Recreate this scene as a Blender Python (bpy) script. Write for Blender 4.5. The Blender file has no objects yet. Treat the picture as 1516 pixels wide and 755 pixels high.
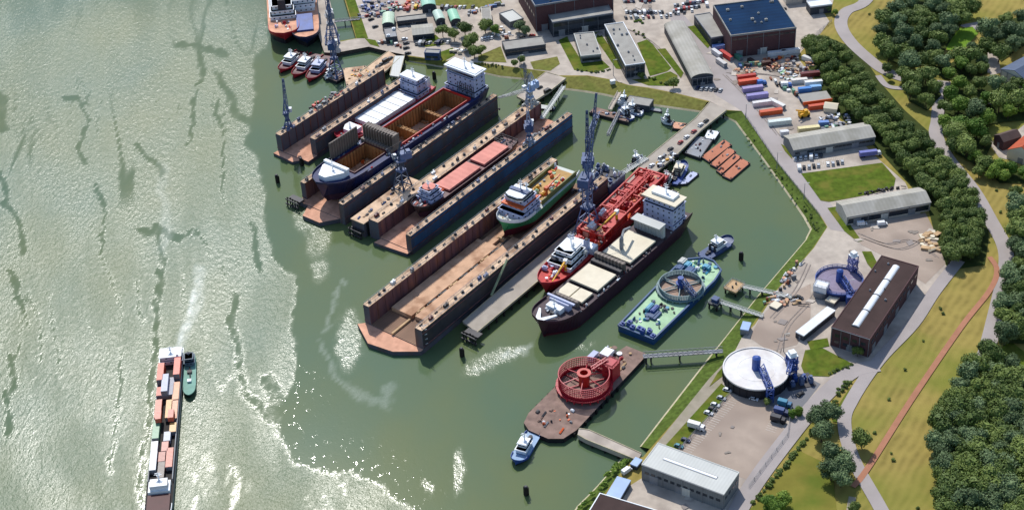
import bpy, math, random
from math import sin, cos, pi, radians, sqrt, atan2, hypot, exp
from mathutils import Vector, Matrix
from mathutils.geometry import tessellate_polygon
rnd = random.Random(11)
sc = bpy.context.scene
C = sc.collection

# ------------------------------------------------------------------ camera
F_PX, PITCH, ROLL, CAM_H, CX, CY = 2400.0, radians(36), math.atan(192/3303.0), 520.0, 758.0, 377.5
FW = Vector((0, cos(PITCH), -sin(PITCH)))
R0 = Vector((1, 0, 0)); U0 = Vector((0, sin(PITCH), cos(PITCH)))
RT = R0*cos(ROLL) - U0*sin(ROLL)
UP = R0*sin(ROLL) + U0*cos(ROLL)
def P(px, py, z=0.0):
    """survey: the spot of the harbour at height z seen at a given place of the photograph"""
    d = FW + RT*((px-CX)/F_PX) - UP*((py-CY)/F_PX)
    t = (z-CAM_H)/d.z
    return Vector((d.x*t, d.y*t, z))
cam = bpy.data.cameras.new('camera'); co = bpy.data.objects.new('camera', cam); C.objects.link(co)
co.location = (0, 0, CAM_H)
co.matrix_world = Matrix.Translation((0, 0, CAM_H)) @ Matrix((RT, UP, -FW)).transposed().to_4x4()
cam.sensor_width = 36; cam.lens = 36*F_PX/1516.0; cam.clip_start = 5; cam.clip_end = 20000
sc.camera = co
# harbour frame: a along the docks, b across them
HA = radians(51); HO = P(545, 492, 0)
HU = Vector((cos(HA), sin(HA), 0)); HV = Vector((sin(HA), -cos(HA), 0))
def H(a, b, z=0.0):
    q = HO + HU*a + HV*b
    return Vector((q.x, q.y, z))

# ------------------------------------------------------------------ light
w = bpy.data.worlds.new('World'); sc.world = w; w.use_nodes = True
nt = w.node_tree; nt.nodes.clear()
sky = nt.nodes.new('ShaderNodeTexSky'); sky.sky_type = 'NISHITA'; sky.sun_disc = False
SUN_EL, SUN_AZ = radians(49), radians(-13)      # azimuth from +Y, negative = to the left
sky.sun_elevation = SUN_EL; sky.sun_rotation = SUN_AZ; sky.air_density = 1.0; sky.dust_density = 0.6
bg = nt.nodes.new('ShaderNodeBackground'); bg.inputs[1].default_value = 0.15
ow = nt.nodes.new('ShaderNodeOutputWorld')
nt.links.new(sky.outputs[0], bg.inputs[0]); nt.links.new(bg.outputs[0], ow.inputs[0])
sl = bpy.data.lights.new('sun', 'SUN'); sl.energy = 3.9; sl.angle = radians(0.55); sl.color = (1, 0.965, 0.91)
so = bpy.data.objects.new('sun', sl); C.objects.link(so)
sd = Vector((sin(SUN_AZ)*cos(SUN_EL), cos(SUN_AZ)*cos(SUN_EL), sin(SUN_EL)))
so.rotation_euler = sd.to_track_quat('Z', 'Y').to_euler(); so.location = (0, 500, 900)
sc.view_settings.view_transform = 'Standard'; sc.view_settings.look = 'None'
sc.view_settings.exposure = 0.08; sc.view_settings.gamma = 1; sc.view_settings.use_curve_mapping = False

# ------------------------------------------------------------------ materials
def lin(c):
    if isinstance(c, str):
        c = tuple(int(c[i:i+2], 16)/255 for i in (0, 2, 4))
    return tuple(x/12.92 if x <= .04045 else ((x+.055)/1.055)**2.4 for x in c)
_mats = {}
def mat(name, col, rough=.7, metal=0.0, var=.16, scale=.25, dirt=0.0, dcol='4a3a2c', dscale=.12, bump=0.0, coords='Object',
        objcol=False, stripe=None, stretch=(1, 1, 1), spec=.4):
    if name in _mats: return _mats[name]
    m = bpy.data.materials.new(name); m.use_nodes = True; t = m.node_tree; N = t.nodes; L = t.links
    b = N['Principled BSDF']; b.inputs['Roughness'].default_value = rough; b.inputs['Metallic'].default_value = metal
    b.inputs['Specular IOR Level'].default_value = spec
    tc = N.new('ShaderNodeTexCoord'); mp = N.new('ShaderNodeMapping'); mp.inputs['Scale'].default_value = stretch
    if coords == 'World':
        g = N.new('ShaderNodeNewGeometry'); L.new(g.outputs['Position'], mp.inputs[0])
    else: L.new(tc.outputs['Object'], mp.inputs[0])
    def noise(s, d=4):
        n = N.new('ShaderNodeTexNoise'); n.inputs['Scale'].default_value = s; n.inputs['Detail'].default_value = d
        L.new(mp.outputs[0], n.inputs['Vector']); return n.outputs['Fac']
    n1 = noise(scale, 6)
    mr = N.new('ShaderNodeMapRange'); mr.inputs['From Min'].default_value = .3; mr.inputs['From Max'].default_value = .7
    mr.inputs['To Min'].default_value = 1-var; mr.inputs['To Max'].default_value = 1+var; L.new(n1, mr.inputs[0])
    if objcol:
        oi = N.new('ShaderNodeObjectInfo'); csock = oi.outputs['Color']
    else:
        rgb = N.new('ShaderNodeRGB'); rgb.outputs[0].default_value = (*lin(col), 1); csock = rgb.outputs[0]
    vm = N.new('ShaderNodeVectorMath'); vm.operation = 'SCALE'; L.new(csock, vm.inputs[0]); L.new(mr.outputs[0], vm.inputs['Scale'])
    out = vm.outputs[0]
    def mixin(out, fac, col2):
        mx = N.new('ShaderNodeMix'); mx.data_type = 'RGBA'; L.new(fac, mx.inputs['Factor']); L.new(out, mx.inputs['A'])
        mx.inputs['B'].default_value = (*lin(col2), 1); return mx.outputs['Result']
    if stripe:   # (direction angle, period m, colour, amount)
        ang, per, c2, amt = stripe
        sp = N.new('ShaderNodeVectorMath'); sp.operation = 'DOT_PRODUCT'
        sp.inputs[1].default_value = (cos(ang), sin(ang), 0) if ang is not None else (0, 0, 1); L.new(mp.outputs[0], sp.inputs[0])
        ns = noise(.05, 3); ad = N.new('ShaderNodeMath'); ad.operation = 'MULTIPLY_ADD'; ad.inputs[1].default_value = per*(1.6 if coords == 'World' else .0)
        L.new(ns, ad.inputs[0]); L.new(sp.outputs['Value'], ad.inputs[2])
        mu = N.new('ShaderNodeMath'); mu.operation = 'MULTIPLY'; mu.inputs[1].default_value = 2*pi/per; L.new(ad.outputs[0], mu.inputs[0])
        sn = N.new('ShaderNodeMath'); sn.operation = 'SINE'; L.new(mu.outputs[0], sn.inputs[0])
        mr2 = N.new('ShaderNodeMapRange'); mr2.inputs['From Min'].default_value = -1; mr2.inputs['To Max'].default_value = amt; L.new(sn.outputs[0], mr2.inputs[0])
        out = mixin(out, mr2.outputs[0], c2)
    if dirt > 0:
        n2 = noise(dscale, 8)
        mr3 = N.new('ShaderNodeMapRange'); mr3.inputs['From Min'].default_value = .47; mr3.inputs['From Max'].default_value = .66
        mr3.inputs['To Max'].default_value = dirt; L.new(n2, mr3.inputs[0]); out = mixin(out, mr3.outputs[0], dcol)
    L.new(out, b.inputs['Base Color'])
    if bump > 0:
        bm = N.new('ShaderNodeBump'); bm.inputs['Strength'].default_value = bump; bm.inputs['Distance'].default_value = .5
        L.new(noise(scale*6, 4), bm.inputs['Height']); L.new(bm.outputs[0], b.inputs['Normal'])
    _mats[name] = m; return m

paint = mat('paint_object', '', .4, objcol=True, var=.08, scale=.6, dirt=.12, dscale=.9)
flatp = mat('matte_object', '', .75, objcol=True, var=.14, scale=.35, dirt=.3, dscale=.2, dcol='5a4636')
glass = mat('dark_glass', '232c36', .2, var=.1, spec=.7)
rubber = mat('rubber', '121212', .9)
navy = mat('navy_steel', '344c78', .5, var=.2, dirt=.35, dcol='3c3a48', dscale=.2)
craneb = mat('crane_blue_grey', '55658a', .55, var=.2, dirt=.3, dcol='6b7580')
dk = mat('dark_steel', '34343a', .6, var=.25, dirt=.3)
greys = mat('grey_steel', '7e8288', .55, var=.15, dirt=.35, dcol='5b4a3c')
white = mat('white_paint', 'dfe3e6', .45, var=.05, scale=.4, dirt=.12, dcol='9a8c7c')
lilac = mat('pale_grey_paint', 'a9b0cc', .5, var=.08, dirt=.15, dcol='8a8a98')
cream = mat('cream_hatch', 'd8cdb4', .6, var=.06, dirt=.2, dcol='b39f80')
redp = mat('red_paint', 'ba2c24', .45, var=.15, dirt=.25, dcol='5a1512', dscale=.35)
crim = mat('crimson_paint', 'ab1c2e', .45, var=.12, dirt=.15, dcol='70101c')
orange = mat('orange_paint', 'cf5a22', .5, var=.15, dirt=.2)
yellow = mat('yellow_paint', 'd9a21c', .5, var=.1, dirt=.2)
maroon = mat('maroon_hull', '541a26', .5, var=.25, scale=.3, dirt=.5, dcol='3a2420', dscale=.22, stretch=(1, 1, .18))
blackh = mat('black_hull', '201f28', .5, var=.25, dirt=.45, dcol='4a342c', dscale=.25, stretch=(1, 1, .18))
blueh = mat('blue_hull', '111d48', .5, var=.2, scale=.3, dirt=.5, dcol='3a2c3c', dscale=.2, stretch=(1, 1, .18))
antif = mat('antifouling', '42263a', .7, var=.3, dirt=.5, dcol='2a1e28', dscale=.2, stretch=(1, 1, .18))
rustdeck = mat('pink_deck', 'd8a488', .9, spec=.15, var=.2, scale=.15, dirt=.6, dcol='8e6450')
salmon = mat('salmon_deck', 'bc7c62', .9, spec=.15, var=.15, scale=.15, dirt=.45, dcol='94604c')
hatchpink = mat('salmon_hatch', 'd88a7a', .7, var=.1, scale=.2, dirt=.25, dcol='a85a50', stripe=(0, 4, 'b06055', .25))
dockdeck = mat('dock_deck_steel', 'b99068', .85, var=.2, scale=.09, dirt=.5, dcol='8a5e40', dscale=.05)
dockwalk = mat('dock_walkway', 'd6b89a', .9, spec=.15, var=.18, scale=.2, dirt=.7, dcol='7c5c48', dscale=.15)
dockin = mat('dock_inner_wall', '6a4a4c', .8, var=.3, scale=.12, dirt=.6, dcol='8a5a40', dscale=.25, stretch=(1, 1, .25), stripe=(0, 5, '44303a', .45))
dockout = mat('dock_outer_wall_blue', '36567c', .7, var=.25, scale=.1, dirt=.5, dcol='4c4448', dscale=.22, stretch=(1, 1, .22))
dockgrey = mat('dock_outer_wall_grey', '50505a', .75, var=.25, scale=.1, dirt=.6, dcol='5e463a', dscale=.22, stretch=(1, 1, .22))
ply = mat('timber_floor', 'cca484', .85, var=.15, scale=.2, dirt=.75, dcol='8e6448', dscale=.12)
ramp = mat('rusty_ramp', '8e705a', .8, var=.2, dirt=.5, dcol='5c4638', stripe=(pi/2, 1.4, '6c4c3a', .5))
holdw = mat('ribbed_hold', 'a87c4c', .8, var=.2, dirt=.4, dcol='6e4a2c', stripe=(0, 2.4, '6a4a30', .6))
hatchg = mat('ribbed_hatch_grey', '8a7e74', .7, var=.12, dirt=.3, stripe=(pi/2, 2.2, '4a423e', .7))
barged = mat('barge_deck', '8d7468', .85, var=.2, scale=.25, dirt=.5, dcol='5e4a44', dscale=.2, stripe=(0, 6, '7a6458', .5))
seafoam = mat('green_deck', 'a5c7a0', .7, var=.15, dirt=.35, dcol='7a9a6a')
brick = mat('dark_brick', '523638', .85, var=.2, scale=.8, dirt=.3, dcol='33222a', dscale=.1)
cladg = mat('grey_cladding', '6f7478', .6, var=.08, stripe=(0, 1.2, '5e6266', .4), dirt=.2, dcol='53565a')
cladd = mat('dark_cladding', '39404a', .6, var=.12, stripe=(0, 1.5, '2e343c', .4))
roofnavy = mat('navy_roof', '123050', .9, spec=.1, var=.25, scale=.06, dirt=.35, dcol='1a3a58', dscale=.08, stripe=(pi/2, 4, '0d2036', .35))
roofgrey = mat('grey_roof', '9d9a92', .85, var=.12, scale=.12, dirt=.4, dcol='77706a', dscale=.1)
rooffib = mat('fibre_cement_roof', 'aeaaa0', .85, var=.12, scale=.1, dirt=.45, dcol='7f7a6a', dscale=.09, stripe=(0, 2.2, '8f8a7c', .25))
roofdk = mat('bitumen_roof', '4a3c39', .95, spec=.1, var=.14, scale=.1, dirt=.35, dcol='3a302e', dscale=.15)
rooflt = mat('pale_metal_roof', 'b9bbb6', .5, var=.07, scale=.1, stripe=(0, 1.5, 'a4a6a2', .35), dirt=.15, dcol='9a9a92')
roofblue = mat('pale_blue_roof', '92acd0', .5, var=.1, dirt=.2, dcol='7488a8')
tile = mat('orange_tiles', 'b0502e', .85, var=.15, stripe=(pi/2, .7, '8a3a20', .5))
tileb = mat('brown_tiles', '5c4a44', .85, var=.15, stripe=(pi/2, .7, '443632', .5))
skyl = mat('skylight_panel', 'e8eaec', .35, var=.03)
plast = mat('render_wall', 'c8c0b2', .8, var=.08, dirt=.2, dcol='9a9284')
timber = mat('stacked_timber', 'c2a27a', .85, var=.2, dirt=.3)
pilew = mat('pile_timber', '231d1a', .9, var=.3)
conc = mat('concrete', 'a79d90', .85, var=.1, scale=.15, dirt=.35, dcol='857a6c', dscale=.12)
# ground
W = dict(coords='World')
m_yard = mat('yard_paving', 'b6aa9c', .9, var=.13, scale=.22, dirt=.7, dcol='8c8076', dscale=.06, **W)
m_lot = mat('lot_paving', 'a89788', .9, var=.08, scale=.2, dirt=.6, dcol='8a7a6e', dscale=.05, stripe=(radians(54), 9, '9c8c7e', .35), **W)
m_road = mat('road_asphalt', 'a39a96', .9, var=.08, scale=.08, dirt=.3, dcol='8a827e', dscale=.06, **W)
m_dark = mat('dark_asphalt', '77777a', .9, var=.1, scale=.08, dirt=.3, dcol='606064', dscale=.06, **W)
m_red = mat('red_cinder_path', 'a8745a', .95, var=.1, scale=.2, **W)
m_path = mat('gravel_path', '9b917f', .95, var=.12, scale=.2, dirt=.3, dcol='6e7048', **W)
m_grass = mat('dry_grass', '8f8045', .95, spec=.1, var=.22, scale=.12, dirt=.8, dcol='717a30', dscale=.018, stripe=(radians(-33), 4.2, 'a29050', .55), **W)
m_lawn = mat('green_lawn', '52631e', .95, spec=.1, var=.3, scale=.3, dirt=.6, dcol='7a7234', dscale=.09, **W)
m_bank = mat('bank_grass', '52632a', .95, spec=.1, var=.35, scale=.5, dirt=.5, dcol='454f20', dscale=.15, **W)
m_bankn = mat('bank_grass_dry', '73713a', .95, spec=.1, var=.3, scale=.4, dirt=.5, dcol='5c6a2c', dscale=.1, **W)
navydeck = mat('navy_deck', '182858', .6, var=.2, dirt=.3, dcol='3a2a3a')
paled = mat('pale_ship_deck', 'c4c8c0', .7, var=.12, dirt=.3)
m_stone = mat('stone_revetment', 'b8ad90', .9, var=.15, scale=.5, dirt=.4, dcol='8c8468', **W)
m_qwall = mat('quay_wall', '4d453e', .9, var=.25, scale=.3, **W)

def leafmat(name, c1, c2):
    m = bpy.data.materials.new(name); m.use_nodes = True; t = m.node_tree; N = t.nodes; L = t.links
    b = N['Principled BSDF']; b.inputs['Roughness'].default_value = .65; b.inputs['Specular IOR Level'].default_value = .25
    tc = N.new('ShaderNodeTexCoord'); n = N.new('ShaderNodeTexNoise'); n.inputs['Scale'].default_value = .35; L.new(tc.outputs['Object'], n.inputs['Vector'])
    oi = N.new('ShaderNodeObjectInfo'); ad = N.new('ShaderNodeMath'); ad.operation = 'ADD'; L.new(n.outputs['Fac'], ad.inputs[0]); L.new(oi.outputs['Random'], ad.inputs[1])
    mr = N.new('ShaderNodeMapRange'); mr.inputs['From Min'].default_value = .35; mr.inputs['From Max'].default_value = 1.6; L.new(ad.outputs[0], mr.inputs[0])
    mx = N.new('ShaderNodeMix'); mx.data_type = 'RGBA'; L.new(mr.outputs[0], mx.inputs['Factor']); mx.inputs['A'].default_value = (*lin(c1), 1); mx.inputs['B'].default_value = (*lin(c2), 1)
    L.new(mx.outputs['Result'], b.inputs['Base Color']); return m
leafA = leafmat('foliage_dark', '465a28', '7a8a42')
leafB = leafmat('foliage_grey_green', '4a5c3a', '728658')
leafC = leafmat('foliage_bright', '4c6e24', '7c9436')
bark = mat('bark', '4a3c30', .95, var=.2)

# ------------------------------------------------------------------ mesh builder
class MB:
    def __init__(s): s.v = []; s.f = []; s.m = []
    def add(s, vs, fs, m=0):
        o = len(s.v); s.v += [tuple(q) for q in vs]; s.f += [tuple(i+o for i in g) for g in fs]
        s.m += [m]*len(fs) if isinstance(m, int) else list(m); return s
    def bx(s, x0, x1, y0, y1, z0, z1, m=0):
        if x0 > x1: x0, x1 = x1, x0
        if y0 > y1: y0, y1 = y1, y0
        return s.add([(x0,y0,z0),(x1,y0,z0),(x1,y1,z0),(x0,y1,z0),(x0,y0,z1),(x1,y0,z1),(x1,y1,z1),(x0,y1,z1)],
                     [(0,3,2,1),(4,5,6,7),(0,1,5,4),(1,2,6,5),(2,3,7,6),(3,0,4,7)], m)
    def box(s, cx, cy, z0, sx, sy, h, rot=0, m=0, top=1.0):
        c, sn = cos(rot), sin(rot); vs = []
        for z, k in ((z0, 1), (z0+h, top)):
            for x, y in ((-.5,-.5),(.5,-.5),(.5,.5),(-.5,.5)):
                X, Y = x*sx*k, y*sy*k; vs.append((cx+X*c-Y*sn, cy+X*sn+Y*c, z))
        return s.add(vs, [(0,3,2,1),(4,5,6,7),(0,1,5,4),(1,2,6,5),(2,3,7,6),(3,0,4,7)], m)
    def prism(s, pts, z0, z1, m=0, mtop=None, k=1.0):
        pts = [tuple(q[:2]) for q in pts]; n = len(pts)
        ar = sum(pts[i][0]*pts[(i+1)%n][1]-pts[(i+1)%n][0]*pts[i][1] for i in range(n))
        if ar < 0: pts = pts[::-1]
        cx = sum(q[0] for q in pts)/n; cy = sum(q[1] for q in pts)/n
        top = [(cx+(x-cx)*k, cy+(y-cy)*k) for x, y in pts]
        vs = [(x, y, z0) for x, y in pts]+[(x, y, z1) for x, y in top]
        fs = [(i, (i+1)%n, n+(i+1)%n, n+i) for i in range(n)]; ms = [m]*n
        tr = tessellate_polygon([[Vector((x, y, 0)) for x, y in pts]])
        for a, b, c in tr:
            q = [Vector((*pts[i], 0)) for i in (a, b, c)]
            if (q[1]-q[0]).cross(q[2]-q[0]).z < 0: a, b, c = c, b, a
            fs.append((n+a, n+b, n+c)); ms.append(m if mtop is None else mtop); fs.append((c, b, a)); ms.append(m)
        return s.add(vs, fs, ms)
    def xz(s, prof, y0, y1, m=0):      # profile in x,z pushed along y
        n = len(prof); vs = [(x, y0, z) for x, z in prof]+[(x, y1, z) for x, z in prof]
        fs = [(i, (i+1)%n, n+(i+1)%n, n+i) for i in range(n)]+[tuple(range(n))[::-1], tuple(range(n, 2*n))]
        return s.add(vs, fs, m)
    def yz(s, prof, x0, x1, m=0):
        n = len(prof); vs = [(x0, y, z) for y, z in prof]+[(x1, y, z) for y, z in prof]
        fs = [(i, (i+1)%n, n+(i+1)%n, n+i) for i in range(n)]+[tuple(range(n))[::-1], tuple(range(n, 2*n))]
        return s.add(vs, fs, m)
    def cyl(s, cx, cy, z0, z1, r, r1=None, n=20, m=0):
        r1 = r if r1 is None else r1
        vs = [(cx+r*cos(2*pi*i/n), cy+r*sin(2*pi*i/n), z0) for i in range(n)]+[(cx+r1*cos(2*pi*i/n), cy+r1*sin(2*pi*i/n), z1) for i in range(n)]
        return s.add(vs, [(i, (i+1)%n, n+(i+1)%n, n+i) for i in range(n)]+[tuple(range(n))[::-1], tuple(range(n, 2*n))], m)
    def ring(s, cx, cy, z0, z1, ri, ro, n=36, m=0):
        vs = []
        for r, z in ((ri, z0), (ro, z0), (ro, z1), (ri, z1)):
            vs += [(cx+r*cos(2*pi*i/n), cy+r*sin(2*pi*i/n), z) for i in range(n)]
        fs = []
        for k in range(4):
            for i in range(n):
                j = (i+1) % n; k2 = (k+1) % 4; fs.append((k*n+i, k*n+j, k2*n+j, k2*n+i))
        return s.add(vs, fs, m)
    def bar(s, p, q, w=.3, m=0, n=4, w1=None):
        p, q = Vector(p), Vector(q); d = q-p
        if d.length < 1e-6: return s
        d.normalize(); a = Vector((0, 0, 1)) if abs(d.z) < .9 else Vector((1, 0, 0)); x = d.cross(a).normalized(); y = d.cross(x)
        w1 = w if w1 is None else w1; vs = []
        for c, r in ((p, w), (q, w1)):
            for i in range(n):
                t = 2*pi*(i+.5)/n; vs.append(c+x*(cos(t)*r*.7)+y*(sin(t)*r*.7))
        return s.add(vs, [(i, (i+1)%n, n+(i+1)%n, n+i) for i in range(n)]+[tuple(range(n))[::-1], tuple(range(n, 2*n))], m)
    def truss(s, p, q, w, n, t=.18, m=0, w1=None, up=(0, 0, 1)):
        p, q = Vector(p), Vector(q); d = (q-p).normalized(); a = Vector(up)
        if abs(d.dot(a)) > .95: a = Vector((1, 0, 0))
        x = d.cross(a).normalized(); y = x.cross(d); w1 = w if w1 is None else w1; R = []
        for i in range(n+1):
            k = i/n; c = p.lerp(q, k); r = (w+(w1-w)*k)/2; R.append([c+x*r+y*r, c-x*r+y*r, c-x*r-y*r, c+x*r-y*r])
        for j in range(4): s.bar(R[0][j], R[n][j], t*1.5, m)
        for i in range(n):
            for j in range(4):
                s.bar(R[i][j], R[i+1][(j+1) % 4] if i % 2 else R[i+1][j-1], t, m)
                s.bar(R[i+1][j], R[i+1][(j+1) % 4], t, m)
        return s
    def rail(s, pts, h=1.1, t=.08, step=3, m=0, close=False):
        pts = [Vector(q) for q in pts]
        if close: pts.append(pts[0])
        for a, b in zip(pts, pts[1:]):
            s.bar(a+Vector((0, 0, h)), b+Vector((0, 0, h)), t, m); s.bar(a+Vector((0, 0, h*.5)), b+Vector((0, 0, h*.5)), t*.8, m)
            n = max(1, int((b-a).length/step))
            for i in range(n+1): c = a.lerp(b, i/n); s.bar(c, c+Vector((0, 0, h)), t, m)
        return s
    def mesh(s, name, mats):
        me = bpy.data.meshes.new(name); me.from_pydata(s.v, [], s.f)
        for q in (mats if isinstance(mats, (list, tuple)) else [mats]): me.materials.append(q)
        me.polygons.foreach_set('material_index', s.m); me.update(); return me
    def build(s, name, mats, parent=None, loc=None, rz=0, col=None):
        return link(name, s.mesh(name, mats), parent, loc, rz, col)
def link(name, me, parent=None, loc=None, rz=0, col=None):
    o = bpy.data.objects.new(name, me); C.objects.link(o)
    if parent: o.parent = parent
    if loc is not None: o.location = loc
    if rz: o.rotation_euler[2] = rz
    if col is not None: o.color = (*lin(col), 1)
    return o
def tag(o, label, cat, group=None):
    o['label'] = label; o['category'] = cat
    if group: o['group'] = group
    return o
def root(name, label, cat, loc, rz=0, group=None):
    o = bpy.data.objects.new(name, None); C.objects.link(o); o.location = loc; o.rotation_euler[2] = rz; o.empty_display_size = .1
    return tag(o, label, cat, group)
def struct(o): o['kind'] = 'structure'; return o
def inst(src, parent, loc=None, rz=0, col=None, name=None):
    o = src.copy(); C.objects.link(o); o.parent = parent
    if name: o.name = name
    if loc is not None: o.location = loc
    o.rotation_euler[2] = rz
    if col: o.color = (*lin(col), 1)
    return o
def copytree(src, loc, rz=0, label=None, cols=None, group=None, scale=None):
    r = src.copy(); C.objects.link(r); r.location = loc; r.rotation_euler[2] = rz
    if scale: r.scale = scale
    if label: r['label'] = label
    if group: r['group'] = group
    for ch in src.children:
        c = ch.copy(); C.objects.link(c); c.parent = r
        if cols and ch.name.split('.')[0] in cols: c.color = (*lin(cols[ch.name.split('.')[0]]), 1)
        for g in ch.children:
            d = g.copy(); C.objects.link(d); d.parent = c
    return r
ORD = ['first','second','third','fourth','fifth','sixth','seventh','eighth','ninth','tenth','eleventh','twelfth','thirteenth','fourteenth','fifteenth',
 'sixteenth','seventeenth','eighteenth','nineteenth','twentieth','twenty-first','twenty-second','twenty-third','twenty-fourth','twenty-fifth','twenty-sixth','twenty-seventh','twenty-eighth','twenty-ninth','thirtieth','thirty-first','thirty-second']

# ------------------------------------------------------------------ terrain
ZL = 3.0
def smooth(pts, n=6):
    out = []
    for i in range(len(pts)-1):
        p0 = pts[max(i-1, 0)]; p1 = pts[i]; p2 = pts[i+1]; p3 = pts[min(i+2, len(pts)-1)]
        for k in range(n):
            t = k/n; out.append(tuple(.5*(2*p1[j]+(p2[j]-p0[j])*t+(2*p0[j]-5*p1[j]+4*p2[j]-p3[j])*t*t+(3*p1[j]-p0[j]-3*p2[j]+p3[j])*t**3) for j in (0, 1)))
    out.append(tuple(pts[-1])); return out
def sheet(name, px, z, m, sm=False):
    if sm: px = smooth(list(px)+[px[0]], 4)[:-1]
    mb = MB(); W_ = [P(x, y, z) for x, y in px]; tr = tessellate_polygon([[Vector((q.x, q.y, 0)) for q in W_]]); fs = []
    for a, b, c in tr:
        if (W_[b]-W_[a]).cross(W_[c]-W_[a]).z < 0: a, b, c = c, b, a
        fs.append((a, b, c))
    mb.add(W_, fs); return struct(mb.build(name, m))
def strip(name, px, width, z, m, sm=True):
    pts = [P(x, y, z) for x, y in (smooth(px) if sm else px)]; mb = MB(); L = []; n = len(pts)
    for i, q in enumerate(pts):
        d = (pts[min(i+1, n-1)]-pts[max(i-1, 0)]).normalized(); s = Vector((-d.y, d.x, 0))*width/2; L += [q-s, q+s]
    mb.add(L, [(2*i, 2*i+2, 2*i+3, 2*i+1) for i in range(n-1)]); return struct(mb.build(name, m))

bankN1 = ([(605,93),(650,101),(705,108),(740,116),(790,121),(806,122)], [(605,84),(650,90),(705,94),(740,98),(790,104),(808,107)])
bankN2 = ([(826,133),(866,138),(896,143),(931,151),(966,158),(1037,168)], [(829,114),(870,113),(905,119),(930,127),(960,131),(1000,139),(1047,151)][:6]+[(1047,151)])
bankE = ([(1072,175),(1088,183),(1130,240),(1187,322),(1197,340),(1192,354),(1119,439),(1049,526),(945,660)],
         [(1075,164),(1098,165),(1148,237),(1212,316),(1224,336),(1204,366),(1150,428),(1078,532),(962,664)])
bankS = ([(920,674),(905,692),(876,724),(852,748),(836,775),(800,830)], [(940,678),(928,688),(896,728),(873,755),(858,780),(822,835)])
shore = [(470,-420),(507,-10),(527,57),(497,62),(497,79),(546,69),(574,76),(600,81)]
land_px = shore + bankN1[1] + [(826,112)] + bankN2[1] + [(1052,151),(1072,160)] + bankE[1] + [(952,676)] + bankS[1] + [(600,1150),(3800,2200),(3800,-700),(470,-900)]
mb = MB()
WL = [P(x, y, 0) for x, y in land_px[:-4]]
WL = [Vector((q.x, q.y, 0)) for q in [P(x, y, ZL) for x, y in land_px[:-4]]]
far = [(-60, 240), (3000, -400), (5000, 6000), (-700, 6000), (-420, 3000)]
mb.prism([tuple(q[:2]) for q in WL]+far, -6, ZL, m=1, mtop=0)
struct(mb.build('ground', [m_grass, m_qwall]))
def bank(name, lo, hi, m, stone=True):
    n = 24
    def res(pl, z):
        W_ = [P(x, y, z) for x, y in pl]; L = [0]
        for a, b in zip(W_, W_[1:]): L.append(L[-1]+(b-a).length)
        out = []
        for i in range(n+1):
            t = L[-1]*i/n; k = max(j for j in range(len(L)) if L[j] <= t+1e-6); k = min(k, len(L)-2)
            out.append(W_[k].lerp(W_[k+1], (t-L[k])/(L[k+1]-L[k])))
        return out
    # corners keep their place: sample both lines by matching index when they have the same count
    if len(lo) == len(hi):
        A = [P(x, y, 0) for x, y in lo]; B = [P(x, y, ZL) for x, y in hi]
    else: A, B = res(lo, 0), res(hi, ZL)
    k = len(A); S1 = [a-(b-a).normalized()*2.2+Vector((0, 0, -1.3)) for a, b in zip(A, B)]
    S2 = [a.lerp(b, min(.45, 1.9/(b-a).length)) for a, b in zip(A, B)]
    for q in S2: q.z = .75
    Bz = [b+Vector((0, 0, .03)) for b in B]
    mb = MB(); mb.add(S2+Bz, [(i, i+1, k+i+1, k+i) for i in range(k-1)]); fix(mb); struct(mb.build(name, m))
    mb = MB(); mb.add(S1+S2, [(i, i+1, k+i+1, k+i) for i in range(k-1)]); fix(mb); struct(mb.build('stone_revetment', m_stone))
def fix(mb):
    for i, f in enumerate(mb.f):
        q = [Vector(mb.v[j]) for j in f[:3]]
        if (q[1]-q[0]).cross(q[2]-q[0]).z < 0: mb.f[i] = f[::-1]
bank('grass_bank', *bankN1, m_bankn); bank('grass_bank', *bankN2, m_bankn); bank('grass_bank', *bankE, m_bank); bank('grass_bank', *bankS, m_bank)
# quay with the moored ships, left of the channel
mb = MB(); q = [P(x, y, ZL) for x, y in [(452,-420),(456,0),(478,78),(500,79),(500,58),(488,0),(440,-420)]]
q = [P(x, y, ZL) for x, y in [(404,-420),(455,0),(480,78),(503,79),(503,60),(488,0),(452,-420)]]
mb.prism([tuple(v[:2]) for v in q], -6, ZL+.02, m=1, mtop=0); struct(mb.build('quay', [m_yard, m_qwall]))

sheet('yard_pavement', [(470,-420),(510,-10),(530,57),(500,63),(500,78),(546,69.5),(574,76.5),(602,82),(650,89),(705,93),(740,97),(808,106),(827,112),(870,112),(905,118),(930,126),(960,130),(1000,138),(1050,150),
  (1075,163),(1098,164.5),(1148,236),(1213,316),(1225,336),(1205,367),(1151,429),(1118,480),(1098,500),(1075,545),(1060,570),(1010,660),(962,700),(930,720),(900,735),(880,760),(850,800),(1060,830),(1100,755),(1170,660),(1220,590),(1270,553),(1330,500),(1366,450),(1408,400),
  (1400,392),(1340,270),(1300,235),(1270,205),(1225,160),(1200,110),(1180,85),(1195,66),(1215,50),(1228,32),(1220,20),(1232,8),(1250,-60),(1260,-420)], ZL+.05, m_yard)
Z2 = ZL+.12
sheet('parking_pavement', [(1068,585),(1082,582),(1160,597),(1160,645),(1108,710),(1000,672)], Z2-.01, m_lot)
sheet('works_pavement', [(1150,445),(1200,420),(1200,470),(1180,510),(1140,520),(1110,500),(1125,470)], Z2, m_lot)
sheet('storage_pavement', [(1262,340),(1370,315),(1405,385),(1370,420),(1310,380),(1275,362)], Z2, m_lot)
sheet('asphalt_apron', [(1140,560),(1168,545),(1190,555),(1215,568),(1190,600),(1170,612),(1135,598)], Z2, m_dark)
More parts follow.
